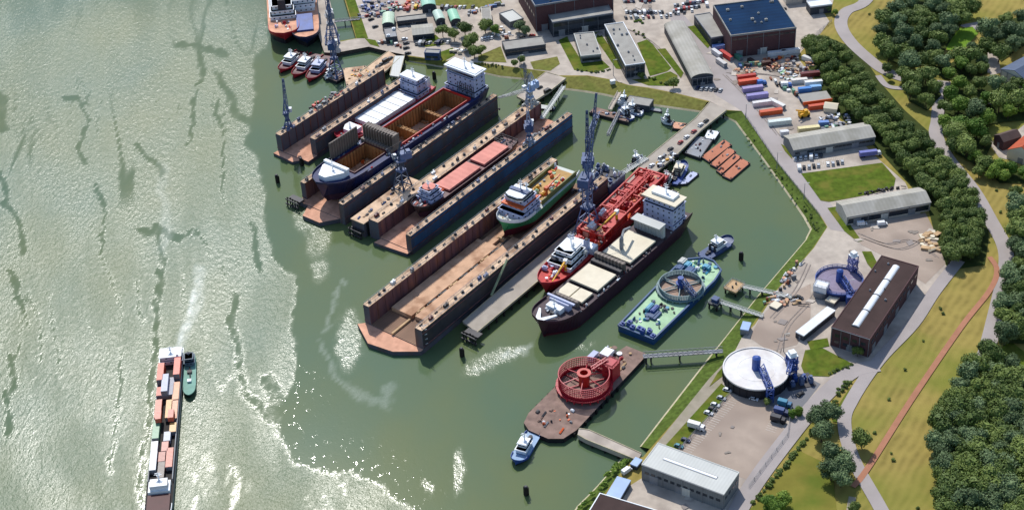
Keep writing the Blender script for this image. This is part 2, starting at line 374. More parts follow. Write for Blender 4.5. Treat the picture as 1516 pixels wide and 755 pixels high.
sheet('road', [(1022,125),(1045,118),(1058,140),(1098,164.6),(1148,236.5),(1212,315),(1230,340),(1262,345),(1242,318),(1180,235),(1085,105),(1010,20),(990,20)], Z2-.03, m_road)
LZ = [0]
for i, pl in enumerate([
  [(827,60),(840,54),(842,60),(862,92),(892,90),(903,100),(880,108),(850,104)],
  [(876,50),(887,47),(927,104),(912,102),(897,80)],
  [(943,64),(960,58),(994,101),(988,106),(962,113),(957,98)],
  [(958,117),(992,106),(1003,112),(1003,128),(960,127),(935,118)],
  [(785,92),(825,84),(829,95),(815,105),(790,103)],
  [(512,0),(526,0),(545,57),(528,57)], [(500,-60),(520,-60),(526,-1),(512,-1)],
  [(708,83),(741,69),(750,93),(708,91)], [(650,78),(670,71),(674,82),(655,92)],
  [(640,-8),(735,-12),(745,8),(690,14),(645,8)], [(540,57),(556,60),(562,70),(548,66)],
  [(1186,257),(1306,241),(1326,264),(1323,279),(1271,291),(1227,299),(1215,297)],
  [(1225,308),(1242,305),(1258,332),(1276,357),(1270,358),(1250,342)],
  [(1156,213),(1170,221),(1173,236),(1162,224)],
  [(1186,541),(1192,518),(1218,515),(1262,538),(1227,557),(1192,556)],
  [(1068,567),(1083,580),(1003,665),(984,660)], [(1080,532),(1070,556),(1050,572),(1062,552)],
  [(1276,372),(1290,372),(1300,392),(1294,402),(1284,390)], [(610,52),(645,52),(660,66),(630,70)], [(1195,505),(1225,500),(1228,512),(1200,518)],
  [(973,73),(985,72),(1012,108),(1008,116)], [(1018,40),(1028,38),(1052,66),(1048,72)]]):
    sheet('lawn', pl, Z2+.02+.006*i, m_lawn if i not in (4, 7, 9) else m_bankn)
sheet('gravel_strip', [(1079,530),(1095,530),(1068,570),(984,662),(966,664),(1050,560)], Z2-.04, m_path)
# roads and paths of the right-hand side
strip('road', [(1310,-60),(1283,0),(1253,17),(1245,37),(1260,63),(1292,92),(1312,106),(1345,118),(1400,128)], 8.5, Z2+.20, m_road)
strip('road', [(1398,120),(1391,150),(1388,180),(1386,200),(1402,232),(1440,280),(1466,325),(1487,365),(1489,400),(1478,450),(1462,515),(1440,600),(1440,760)], 8, Z2+.22, m_road)
strip('path', [(1300,112),(1315,128),(1345,131)], 4, Z2+.24, m_road)
strip('road', [(1420,385),(1383,432),(1351,480),(1300,534),(1262,590),(1250,625),(1264,680),(1300,745),(1340,820)], 6.4, Z2+.24, m_road)
strip('road', [(1300,541),(1262,550),(1215,590),(1165,650),(1108,728),(1070,800)], 8.5, Z2+.27, m_road)
strip('cinder_path', [(1465,380),(1476,400),(1465,430),(1422,485),(1350,590),(1283,695),(1262,720)], 2.8, Z2+.30, m_red)
strip('path', [(1262,735),(1258,765),(1262,820)], 3.2, Z2+.25, m_path)
strip('verge', [(1266,575),(1250,600),(1240,625)], 5, Z2+.18, m_lawn)
sheet('lawn', [(1395,45),(1440,40),(1448,50),(1430,70),(1402,75)], Z2+.15, mat('bright_lawn', '6c8c2c', .95, spec=.1, **W))
sheet('pale_yard', [(1420,38),(1460,30),(1462,42),(1440,46)], Z2+.04, m_road); sheet('pale_yard', [(1432,100),(1465,93),(1470,108),(1440,108)], Z2+.04, m_yard)
sheet('pale_yard', [(1460,70),(1475,66),(1482,108),(1466,112)], Z2+.06, m_yard); sheet('pale_yard', [(1456,200),(1480,215),(1516,185),(1530,240),(1480,235)], Z2+.04, m_yard)
sheet('green_verge', [(1180,665),(1232,690),(1240,770),(1090,770),(1120,745),(1150,705)], Z2+.16, mat('verge_grass', '7c7634', .95, spec=.1, var=.2, scale=.08, dirt=.8, dcol='5a6a26', dscale=.05, **W))
sheet('green_verge', [(1490,500),(1516,520),(1530,560),(1475,535)], Z2-.05, m_lawn)
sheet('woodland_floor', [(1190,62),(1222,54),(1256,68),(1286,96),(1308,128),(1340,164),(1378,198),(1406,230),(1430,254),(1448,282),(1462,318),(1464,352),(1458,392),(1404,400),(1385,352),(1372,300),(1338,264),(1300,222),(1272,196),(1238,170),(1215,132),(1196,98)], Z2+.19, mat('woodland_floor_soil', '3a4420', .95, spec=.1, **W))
q_ = random.Random(5)
def pin(x, y, pl):
    c = False; n = len(pl)
    for i in range(n):
        a, b = pl[i], pl[(i+1) % n]
        if (a[1] > y) != (b[1] > y) and x < (b[0]-a[0])*(y-a[1])/(b[1]-a[1])+a[0]: c = not c
    return c
BAS = [(1040,150),(1075,155),(1104,160),(1156,233),(1220,312),(1232,336),(1212,370),(1158,434),(1126,486),(1098,520),(1090,560),(1010,668),(960,690),(900,735),(800,835),(700,835),(700,110),(830,120),(905,126),(960,138),(1000,146)]
LAWN = [(1180,250),(1306,236),(1332,262),(1327,285),(1227,304),(1210,300)]
def ok_yard(x, y): return not pin(x, y, BAS) and not pin(x, y, LAWN)
m_patch = [mat('patched_asphalt', '958c86', .95, spec=.1, var=.12, scale=.4, dirt=.4, dcol='807871', **W), mat('patched_concrete', 'c0b6aa', .95, spec=.1, var=.1, scale=.4, dirt=.4, dcol='a2968a', **W), mat('oil_stained_paving', '8c8278', .95, var=.2, scale=.5, **W)]
k_ = 0
for (x0, x1, y0, y1, n, s) in ((560,900,2,56,16,9),(905,1020,2,24,6,10),(1010,1085,60,140,6,8),(1085,1185,95,205,14,8),(1255,1390,335,385,10,9),(1100,1210,385,470,12,9),(1140,1200,470,540,7,8),(1020,1150,600,690,5,7),(980,1090,715,752,6,9),(1195,1260,60,75,2,6)):
    for i in range(n):
        x, y = q_.uniform(x0, x1), q_.uniform(y0, y1); a, b_ = q_.uniform(.4, 1.3)*s, q_.uniform(.25, .7)*s; t = q_.choice([-.55, .45, .1]); pl = []
        m = q_.choice(m_patch); nn = 4 if m is not m_patch[2] else 9
        for j in range(nn):
            an = 2*pi*(j+.5)/nn+t; rr = 1 if nn == 4 else q_.uniform(.35, .8); pl.append((x+a*cos(an)*rr, y+b_*sin(an)*rr))
        if not all(ok_yard(*c) for c in pl): continue
        k_ += 1; sheet('paving_patch', pl, ZL+.26+.002*k_ if y > 0 else ZL+.3, m)
m_tyre = mat('tyre_mark', '8b8078', .95, var=.3, scale=.6, **W)
for pl in ([(1270,345),(1310,360),(1350,355),(1385,380)],[(1275,352),(1330,368),(1370,350)],[(1150,520),(1165,480),(1200,440),(1215,400)],[(1140,470),(1175,430),(1195,390)],[(1070,110),(1110,150),(1150,200)],[(1075,108),(1135,110),(1175,120)],[(880,10),(900,30),(960,60),(1010,110)],[(560,60),(620,62),(700,68)]):
    strip('tyre_marks', pl, .5, ZL+.25, m_tyre); strip('tyre_marks', [(x+5, y+1.5) for x, y in pl], .5, ZL+.25, m_tyre)
# ------------------------------------------------------------------ water
from mathutils import noise as mn
def Q(X):
    d = Vector(X)-Vector((0, 0, CAM_H)); w_ = d.dot(FW)
    return CX+F_PX*d.dot(RT)/w_, CY-F_PX*d.dot(UP)/w_
CALM = [(400,-60),(394,60),(374,100),(380,126),(364,211),(388,242),(390,322),(405,380),(440,410),(430,480),(440,544),(418,590),(405,628),(430,688),(544,708),(603,755),(650,820),(1500,820),(1500,-60)]
def segd(x, y, a, b):
    dx, dy = b[0]-a[0], b[1]-a[1]; t = max(0, min(1, ((x-a[0])*dx+(y-a[1])*dy)/(dx*dx+dy*dy+1e-9)))
    return hypot(x-a[0]-t*dx, y-a[1]-t*dy)
def inside(x, y, pl):
    c = False; n = len(pl)
    for i in range(n):
        a, b = pl[i], pl[(i+1) % n]
        if (a[1] > y) != (b[1] > y) and x < (b[0]-a[0])*(y-a[1])/(b[1]-a[1])+a[0]: c = not c
    return c
def sst(t): t = max(0, min(1, t)); return t*t*(3-2*t)
SL = [([(92,150),(112,146),(130,152)],7),([(118,155),(130,180),(122,200),(112,225),(128,242)],5),([(0,250),(8,300),(30,335),(35,372)],6),([(0,150),(6,190)],14),([(0,300),(20,318)],3),([(20,400),(30,440),(44,480)],6),([(262,66),(290,70),(335,80)],7),
 ([(290,72),(302,105),(288,150),(280,215)],5),([(232,335),(240,380),(236,440),(228,520),(222,600),(212,690),(205,760)],9),([(212,345),(236,340),(262,356)],9),([(262,356),(288,344),(305,360)],5),([(346,440),(345,500),(362,580),(400,620)],11),([(325,105),(345,165),(378,190)],8),
 ([(375,330),(385,400)],7),([(20,530),(12,640)],10),([(145,270),(155,330),(150,380)],4),([(150,380),(165,420),(180,470)],3),([(395,560),(420,640)],18),([(205,400),(208,480)],4),([(322,150),(330,190),(330,300)],4),([(205,215),(225,235),(238,262)],5),([(180,520),(175,600),(165,700)],4),([(350,690),(345,755)],6)]
PAT = [(446,322,26,16,.9),(470,352,20,36,1.3),(474,398,14,22,1.2),(517,502,20,46,1.5),(733,530,48,14,-.28),(707,545,32,12,-.3),(679,696,9,34,1.55),(765,520,20,8,-.3),(630,722,14,5,.8),(865,512,26,7,-.2)]
FOAM = [([(258,518),(266,505),(276,480),(284,450),(288,430)],4.5,1.0),([(262,518),(272,498),(286,462),(294,425),(296,400)],10,.6),([(246,330),(246,350),(240,370)],8,.25),([(513,416),(495,440),(485,480),(477,500),(480,530),(490,550),(508,570),(530,590)],3.5,.30),
 ([(515,575),(545,592),(572,596),(578,575)],9,.24),([(490,540),(505,565),(540,590)],4,.15),([(745,530),(765,522),(780,515)],7,.55),([(700,548),(730,538)],4,.25),([(237,250),(246,300),(247,325)],8,.2)]
def fields(x, y):
    n1 = mn.noise(Vector((x*.03, y*.03, 0))); n2 = mn.noise(Vector((x*.11, y*.09, 5)))
    jx = x+n1*9+n2*5; jy = y+n2*8-n1*6
    if -80 < x < 1600 and -120 < y < 900:
        ins = inside(jx, jy, CALM)
        d = min(segd(jx, jy, CALM[i], CALM[i+1]) for i in range(len(CALM)-1)) if x < 760 else 99
        r = sst(.5-d/7) if ins else sst(.5+d/7)
        if y < 70 and not ins: r *= .55+.45*sst(y/110+.35)
        for cx, cy, ax, ay, ro in PAT:
            if abs(x-cx) > 70 or abs(y-cy) > 70: continue
            u_, v_ = (jx-cx), (jy-cy)
            if abs(ro) > 1 : u_, v_ = u_, v_
            c_, s_ = cos(ro if abs(ro) < 1 else 0), sin(ro if abs(ro) < 1 else 0)
            u2, v2 = u_*c_+v_*s_, -u_*s_+v_*c_
            r = max(r, (.62+.4*n2)*sst(1.5-1.2*hypot(u2/ax, v2/ay)))
        sl = 0
        if r > .05:
            for pl, wd in SL:
                dd = min(segd(jx, jy, pl[i], pl[i+1]) for i in range(len(pl)-1))
                wd = wd*.8
                if dd < wd*2: sl = max(sl, sst(1.8-1.5*dd/wd))
            sl *= .85+.4*n2
            br = mn.noise(Vector((x*.012+3, y*.006, 9)))+.5*mn.noise(Vector((x*.04, y*.014, 2)))
            r *= 1-.30*sst(.5+br*1.3)
        if r > .05 and not ins:      # thin wandering slicks drawn out by the current
            wx_ = x+14*mn.noise(Vector((x*.004, y*.009, 21)))+6*mn.noise(Vector((x*.02, y*.03, 31)))
            rd = abs(mn.noise(Vector((wx_*.021, y*.0035, 41)))); gate = sst(.2+1.6*mn.noise(Vector((x*.008, y*.011, 51))))
            sl = max(sl, .85*gate*sst(1.25-rd*32))
            rd = abs(mn.noise(Vector((wx_*.05, y*.010, 61)))); sl = max(sl, .6*sst(-.1+1.8*mn.noise(Vector((x*.012, y*.009, 71))))*sst(1.2-rd*16))
        r *= 1-max(0, min(1, sl))
        fo = 0
        for pl, wd, am in FOAM:
            dd = min(segd(jx if am < 1 else x, jy, pl[i], pl[i+1]) for i in range(len(pl)-1))
            if dd < wd*1.5: fo = max(fo, am*sst(1.3-dd/wd)*(.65+.7*n2 if am > .3 else .8))
        spk = 0
        if ins and x < 760 and y > 540: spk = .5*sst(1-d/95)
        return max(0, min(1, r)), max(0, min(1, fo)), spk
    return (1.0 if x < 380 else 0.0), 0.0, 0.0
xs = [-7000, -3000, -1500, -800, -500]+[-400+1.9*i for i in range(0, 370)]+[320, 500, 900, 2000, 6000]
ys = [-4000, -1000, 0, 300, 420]+[480+2.2*i for i in range(0, 270)]+[1100, 1200, 1400, 2000, 4000, 9000]
wv = [(x, y, 0) for y in ys for x in xs]; nx = len(xs)
wf = [(j*nx+i, j*nx+i+1, (j+1)*nx+i+1, (j+1)*nx+i) for j in range(len(ys)-1) for i in range(nx-1)]
me = bpy.data.meshes.new('water'); me.from_pydata(wv, [], wf)
A1 = me.attributes.new('ruffle', 'FLOAT', 'POINT'); A2 = me.attributes.new('foam', 'FLOAT', 'POINT'); A3 = me.attributes.new('gust', 'FLOAT', 'POINT')
F_ = [fields(*Q(v)) if v[1] > 50 else (1, 0, 0) for v in wv]
A1.data.foreach_set('value', [f[0] for f in F_]); A2.data.foreach_set('value', [f[1] for f in F_]); A3.data.foreach_set('value', [f[2] for f in F_])
def water_mat():
    m = bpy.data.materials.new('harbour_water'); m.use_nodes = True; t = m.node_tree; N = t.nodes; L = t.links; b = N['Principled BSDF']
    def at(n): a = N.new('ShaderNodeAttribute'); a.attribute_name = n; return a.outputs['Fac']
    def math_(op, a, b_, c=None):
        q = N.new('ShaderNodeMath'); q.operation = op
        for i, k in enumerate((a, b_, c)):
            if k is None: continue
            if isinstance(k, (int, float)): q.inputs[i].default_value = k
            else: L.new(k, q.inputs[i])
        return q.outputs[0]
    def noise(scale, st, det=3, rot=0.0, ro=.5):
        tc = N.new('ShaderNodeTexCoord'); mp = N.new('ShaderNodeMapping'); mp.inputs['Scale'].default_value = st; mp.inputs['Rotation'].default_value = (0, 0, rot)
        L.new(tc.outputs['Object'], mp.inputs[0]); n = N.new('ShaderNodeTexNoise'); n.inputs['Scale'].default_value = scale; n.inputs['Detail'].default_value = det; n.inputs['Roughness'].default_value = ro
        L.new(mp.outputs[0], n.inputs['Vector']); return n.outputs['Fac']
    ruf, foam, gust = at('ruffle'), at('foam'), at('gust')
    big = noise(.012, (1, .6, 1), 6)
    mx = N.new('ShaderNodeMix'); mx.data_type = 'RGBA'; mx.inputs['A'].default_value = (.078, .132, .072, 1); mx.inputs['B'].default_value = (.114, .142, .052, 1)
    mr = N.new('ShaderNodeMapRange'); mr.inputs['From Min'].default_value = .35; mr.inputs['From Max'].default_value = .65; L.new(big, mr.inputs[0]); L.new(mr.outputs[0], mx.inputs['Factor'])
    m2 = N.new('ShaderNodeMix'); m2.data_type = 'RGBA'; L.new(mx.outputs['Result'], m2.inputs['A']); m2.inputs['B'].default_value = (.62, .66, .60, 1)
    fn = noise(.9, (1, 1, 1), 4, 0, .7); fr = N.new('ShaderNodeMapRange'); fr.inputs['From Min'].default_value = .3; fr.inputs['From Max'].default_value = .62; fr.inputs['To Min'].default_value = .35; L.new(fn, fr.inputs[0])
    L.new(math_('MULTIPLY', foam, fr.outputs[0]), m2.inputs['Factor']); L.new(m2.outputs['Result'], b.inputs['Base Color'])
    L.new(math_('MULTIPLY_ADD', ruf, WR[1]-WR[0], WR[0]), b.inputs['Roughness'])
    b.inputs['IOR'].default_value = 1.33; b.inputs['Specular IOR Level'].default_value = .63
    w1 = noise(.40, (1, .6, 1), 4, .45, .62); w2 = noise(1.3, (1, .7, 1), 2, .2, .6)
    hh = math_('SUBTRACT', math_('MULTIPLY_ADD', w2, .42, w1), .71)
    # patchy gusts: small islands of ruffled water next to the slicks
    g = noise(.35, (1, .6, 1), 2, 0, .6); gm = N.new('ShaderNodeMapRange'); gm.inputs['From Min'].default_value = .60; gm.inputs['From Max'].default_value = .66; L.new(g, gm.inputs[0])
    amp = math_('ADD', math_('MULTIPLY_ADD', ruf, WB[1]-WB[0], WB[0]), math_('MULTIPLY', math_('MULTIPLY', gust, gm.outputs[0]), WB[1]*.9))
    bm = N.new('ShaderNodeBump'); bm.inputs['Strength'].default_value = 1.0; bm.inputs['Distance'].default_value = 1.0
    L.new(math_('MULTIPLY', hh, amp), bm.inputs['Height']); L.new(bm.outputs[0], b.inputs['Normal'])
    return m
WR = (.10, .37); WB = (.012, .50)
me.materials.append(water_mat()); struct(link('water', me))

# ------------------------------------------------------------------ small shared meshes
def window_mesh(wd, ht, t=.12, m=None):
    return MB().bx(-wd/2, wd/2, -t, t, 0, ht).mesh('window', m or glass)
_wm = {}
def windows(parent, p, q, z, ht, wd, n, m=None, name='window', cap=40):
    """n windows on the wall line p->q (local x,y), each an object of its own"""
    key = (round(wd, 2), round(ht, 2), m.name if m else 'g')
    if key not in _wm: _wm[key] = window_mesh(wd, ht, .1, m)
    ang = atan2(q[1]-p[1], q[0]-p[0])
    for i in range(min(n, cap)):
        k = (i+.5)/n; link(name, _wm[key], parent, (p[0]+(q[0]-p[0])*k, p[1]+(q[1]-p[1])*k, z), ang)

# ------------------------------------------------------------------ buildings
def frame3(A, B, Cc, z, gz):
    a, b, c = P(*A, z), P(*B, z), P(*Cc, z); ex = (b-a).normalized(); ey = Vector((-ex.y, ex.x, 0)); wd = (b-a).length; dp = (c-a).dot(ey)
    return Vector((a.x, a.y, gz)), atan2(ex.y, ex.x), wd, dp
def building(name, label, A, B, Cc, top, wall, roof, kind='flat', gz=ZL, parapet=.5, pm=None, cat='building', rise=3.0, wins=None, over=.25, extra=None, door=True, wcol=None, group=None):
    org, rz, wd, dp = frame3(A, B, Cc, top, gz); h = top-gz; r = root(name, label, cat, org, rz, group)
    if kind == 'flat':
        MB().bx(0, wd, 0, dp, -.2, h).build('wall', wall, r, col=wcol)
        MB().bx(.3, wd-.3, .3, dp-.3, h, h+.08).build('roof', roof, r)
        if parapet:
            b = MB(); t = .35
            for x0, x1, y0, y1 in ((-.1, wd+.1, -.1, t), (-.1, wd+.1, dp-t, dp+.1), (-.1, t, t, dp-t), (wd-t, wd+.1, t, dp-t)): b.bx(x0, x1, y0, y1, h-.5, h+parapet)
            b.build('parapet', pm or wall, r)
    elif kind == 'gable':     # ridge along the long side
        eh = h; ln = wd >= dp
        w_ = dp if ln else wd; L_ = wd if ln else dp
        prof = [(0, -.2), (w_, -.2), (w_, eh), (w_/2, eh+rise), (0, eh)]
        b = MB(); (b.yz if ln else b.xz)(prof, 0, L_); b.build('wall', wall, r, col=wcol)
        b = MB(); e = over
        for s in (0, 1):
            y0, y1 = (-e, w_/2) if s == 0 else (w_+e, w_/2); z0 = eh-e*rise/(w_/2); z1 = eh+rise
            pr = [(y0, z0+.1), (y1, z1+.1), (y1, z1+.35), (y0, z0+.35)]
            (b.yz if ln else b.xz)(pr, -e, L_+e)
        b.build('roof', roof, r)
    elif kind == 'arch':
        ln = wd >= dp; w_ = dp if ln else wd; L_ = wd if ln else dp
        arc = [(w_/2-w_/2*cos(pi*i/10), h+rise*sin(pi*i/10)) for i in range(11)]
        b = MB(); (b.yz if ln else b.xz)([(0, -.2), (w_, -.2)]+arc[::-1], .3, L_-.3); b.build('wall', wall, r, col=wcol)
        arc2 = [(w_/2-(w_/2+.3)*cos(pi*i/10), h+.1+(rise+.3)*sin(pi*i/10)) for i in range(11)]
        arc1 = [(w_/2-(w_/2+.02)*cos(pi*i/10), h+.03+(rise+.02)*sin(pi*i/10)) for i in range(11)]
        b = MB(); (b.yz if ln else b.xz)(arc2+arc1[::-1], 0, L_); b.build('roof', roof, r)
    for wv_ in (wins or []):
        side, z, ht, ww, n = wv_
        seg = {'front': ((1, -.05), (wd-1, -.05)), 'left': ((-.05, 1), (-.05, dp-1)), 'right': ((wd+.05, 1), (wd+.05, dp-1))}[side]
        windows(r, *seg, z, ht, ww, n)
    if wd*dp > 500:
        for i in range(int(max(wd, dp)//16)):
            t = (i+.5)*16-4
            if wd >= dp: MB().bx(t, t+4.2, -.2, -.02, 0, min(4.5, h*.62)).bx(t-.3, t+4.5, -.3, -.02, min(4.5, h*.62), min(4.5, h*.62)+.35).build('loading_door', rooflt if i % 2 else greys, r)
            else: MB().bx(wd+.02, wd+.2, t, t+4.2, 0, min(4.5, h*.62)).build('loading_door', greys, r)
        for i in range(5):
            x = .4+(wd-.8)*i/4; MB().bar((x, -.18, 0), (x, -.18, h-.1), .22).build('downpipe', greys, r)
        MB().bar((0, -.3, h-.05), (wd, -.3, h-.05), .3).build('gutter', greys, r)
    if door: MB().bx(wd*.42, wd*.42+min(4, wd*.2), -.14, 0, 0, min(4, h*.6)).build('door', greys, r)
    if extra: extra(r, wd, dp, h)
    return r, wd, dp, h
def skylights(n, wf_, y0=.1, y1=.9, gap=.25, along='y', hh=.9):
    def f(r, wd, dp, h):
        L_ = (dp if along == 'y' else wd)*(y1-y0); s = L_/n; w_ = wf_
        for i in range(n):
            a = (dp if along == 'y' else wd)*y0+i*s+gap; b_ = a+s-2*gap; c = (wd if along == 'y' else dp)/2
            arc = [(c-w_/2*cos(pi*k/6), h+.1+hh*sin(pi*k/6)) for k in range(7)]
            b = MB(); (b.xz if along == 'y' else b.yz)(arc+[(c+w_/2, h), (c-w_/2, h)], a, b_); b.build('skylight', skyl, r)
            fr = MB(); k = w_/2+.2
            if along == 'y':
                fr.bx(c-k, c+k, a-.15, b_+.15, h+.06, h+.22); fr.bx(c-k, c+k, a-gap*.8, a-.2, h, h+.8)
            else: fr.bx(a-.15, b_+.15, c-k, c+k, h+.06, h+.22)
            fr.build('skylight_frame', greys, r)
    return f
def roofbits(n, seed=0, s=1.6, m=None):
    def f(r, wd, dp, h):
        q = random.Random(seed)
        for i in range(n):
            b = MB(); x, y = q.uniform(.1, .9)*wd, q.uniform(.08, .92)*dp; a = q.uniform(.5, 1)*s
            b.bx(x-a/2, x+a/2, y-a*.4, y+a*.4, h+.05, h+.6+a*.4); b.cyl(x, y, h+.6+a*.4, h+.9+a*.4, a*.25, n=8)
            b.build('roof_vent', m or greys, r)
    return f
def both(*fs): return lambda *a: [f(*a) for f in fs]

building('brick_works_hall', 'long dark brick hall with a brown flat roof and four white skylights in line', (1231,484),(1288.5,502),(1313,381), 14.5, brick, roofdk,
         wins=[('front', 6.5, 1.6, 2.4, 4), ('front', 2.5, 1.8, 2.4, 4), ('right', 7, 1.5, 3, 12)], extra=both(skylights(4, 3.4, .08, .93, .5), roofbits(5, 3, 1.2)), pm=brick, parapet=.35)
building('grey_clad_shed', 'grey clad shed with one long white skylight beside the large car park', (950,687),(1071.5,732),(976,656), 12.5, cladg, rooflt, parapet=.25, pm=rooflt,
         wins=[('front', 4.5, 1.4, 2.0, 12), ('right', 5, 1.4, 2, 4)], extra=skylights(1, 1.5, .17, .83, .2, 'x', .35))
building('brown_roof_house', 'dark brown flat roofed building with white edge cut by the bottom frame', (850,792),(945,822),(899,733), 8.5, plast, roofdk, pm=white, parapet=.3)
building('blue_roof_shelter', 'pale blue roofed shelter beside the water at the bottom', (897,733),(917,739),(915,705), 6.2, cladd, roofblue, parapet=.1, pm=roofblue, cat='shelter')
building('flat_roof_kiosk', 'small blue roofed kiosk at the land end of the wide jetty', (933,686),(943,690),(940,676), 5.6, cladd, roofblue, parapet=.1, pm=roofblue, cat='kiosk', door=False)
building('warehouse', 'long grey roofed warehouse beside the container yard and a row of cars', (1175,223),(1296,203),(1165,201), 8.5, cladg, rooffib, 'gable', rise=2.6, wins=[('front', 2.6, 1.3, 2.2, 20)])
building('warehouse', 'long grey roofed warehouse south of the green lawn', (1254,322),(1378,300),(1242,299), 8.5, plast, rooffib, 'gable', rise=2.6, wins=[('front', 1.0, 3.2, 2.6, 20)])
building('arched_shed', 'very long shed with a rounded pale grey roof', (1024,117),(1056,113),(969,40), 8.5, cladd, rooffib, 'arch', rise=2.5, wins=[('front', 2, 1.5, 1.5, 6)], extra=None)
building('office_block', 'long flat roofed office block with glazed sides and gravel roof', (926,98),(955,94),(890,38), 12, cladd, roofgrey, pm=white, parapet=.5,
         wins=[('front', 1, 1.8, 2.2, 5), ('front', 5, 1.8, 2.2, 5), ('left', 1, 1.8, 2.6, 20), ('left', 5, 1.8, 2.6, 20), ('right', 5, 1.8, 2.6, 20)], extra=roofbits(9, 5, 1.6))
building('canteen_building', 'low pale roofed building on a lawn between road and office block', (860,84),(890,81),(839,52), 8, cladg, roofgrey, pm=rooflt, wins=[('front', 1.5, 1.8, 2.2, 6), ('left', 1.5, 1.8, 2.2, 14)], extra=roofbits(5, 8, 1.5))
building('assembly_hall', 'huge dark brick hall with a navy roof next to the tree row', (1082,54),(1179,42),(1048,10), 19, brick, roofnavy, pm=roofgrey, parapet=.7, wins=[('front', 12.5, 1.4, 3, 12)], extra=roofbits(10, 2, 2.2, roofgrey))
building('lean_to_hall', 'low grey roofed annex on the left of the huge navy roofed hall', (1053,57),(1077,53),(1029,23), 10, cladd, roofgrey, pm=greys, wins=[('left', 4, 1.5, 2, 12)])
building('ship_hall', 'huge dark hall with navy roof cut by the top of the frame', (792,10),(908,-9),(768,-34), 22, brick, roofnavy, pm=greys, parapet=.7, wins=[('left', 10, 2, 3, 8)], extra=roofbits(4, 12, 2))
building('hall_annex', 'grey roofed annex along the front of the huge hall at the top', (818,34),(908,20),(816,18), 14, cladd, roofgrey, pm=greys, wins=[('front', 7.5, 2.2, 6, 9), ('front', 2, 2, 6, 9)])
building('long_workshop', 'low dark workshop with a grey roof left of the lawn road', (748,75),(808,67),(743,62), 7.5, cladd, roofgrey, wins=[('front', 1.6, 1.6, 2.2, 12)])
building('store_building', 'small grey roofed store behind the car row near the bridge', (611,53),(642,50),(608,39), 7, cladd, rooffib, 'gable', rise=1.2, wins=[('front', 1.2, 1.4, 1.6, 6)])
building('gate_office', 'small dark blue walled office beside the dock bridge', (628,79),(650,80),(627,73), 8, navy, roofgrey, wins=[('front', 1.5, 1.5, 1.8, 4)])
for (A, B, Cc, t, rf, lb) in [((566,38),(583,37),(563,22),7.5,'b8cbb0','pale green arched store shed nearest the channel'),((625,11),(645,9),(622,-2),8,'8fc0a8','green arched store shed at the top edge behind the others'),((646,32),(659,30),(643,19),6.5,'b2c8b8','white green arched shed in the middle of the store row'),
        ((668,33),(682,31),(664,18),6.5,'8cc4a4','mint green arched shed at the right of the store row')]:
    r = building('arched_store', lb, A, B, Cc, t, cladd, paint, 'arch', rise=1.8, group='arched store sheds in the north yard')[0]
    for c in r.children:
        if c.name.startswith('roof'): c.color = (*lin(rf), 1)
building('pipe_store', 'long low store with pale pink and grey roof between the arched sheds', (588,33),(632,28),(587,26), 6.5, cladd, roofgrey, wins=[('front', 1, 1.4, 2, 8)])
building('grey_store', 'square grey roofed store at the road behind the trees', (714,32),(728,31),(705,12), 8, plast, roofgrey)
building('steel_shed', 'pale steel shed beside the tree and the huge hall', (755,34),(775,28),(748,18), 7, cladg, rooflt)
building('portal_hut', 'dark hut with a white box on the roof in front of the green store', (571,57),(588,55),(568,43), 7, cladd, greys, extra=roofbits(3, 4, 2.5, white))
building('loading_shed', 'white roofed open shed at the top beyond the huge navy hall', (1200,11),(1232,7),(1198,2), 9, cladd, white, pm=white)
building('transformer_house', 'low white building at the top behind the loading shed', (1164,-4),(1222,-10),(1160,-14), 9, plast, rooflt)
building('villa', 'brown tiled house among the trees on the right', (1472,201),(1486,211),(1484,183), 9, brick, tileb, 'gable', rise=2.5, cat='house')
building('villa', 'orange tiled house at the right edge of the frame', (1492,222),(1530,236),(1508,190), 9, plast, tile, 'gable', rise=5, cat='house')
building('school_building', 'large slate grey roofed building cut by the right edge among trees', (1482,103),(1520,120),(1518,62), 11, plast, mat('slate_roof', '4a5870', .7, var=.12, stripe=(0, 1.4, '3e4a60', .4)), 'gable', rise=3)
building('garden_pavilion', 'small white roofed pavilion hidden among trees on the right', (1462,148),(1475,150),(1466,138), 6.5, plast, rooflt, cat='pavilion', door=False)
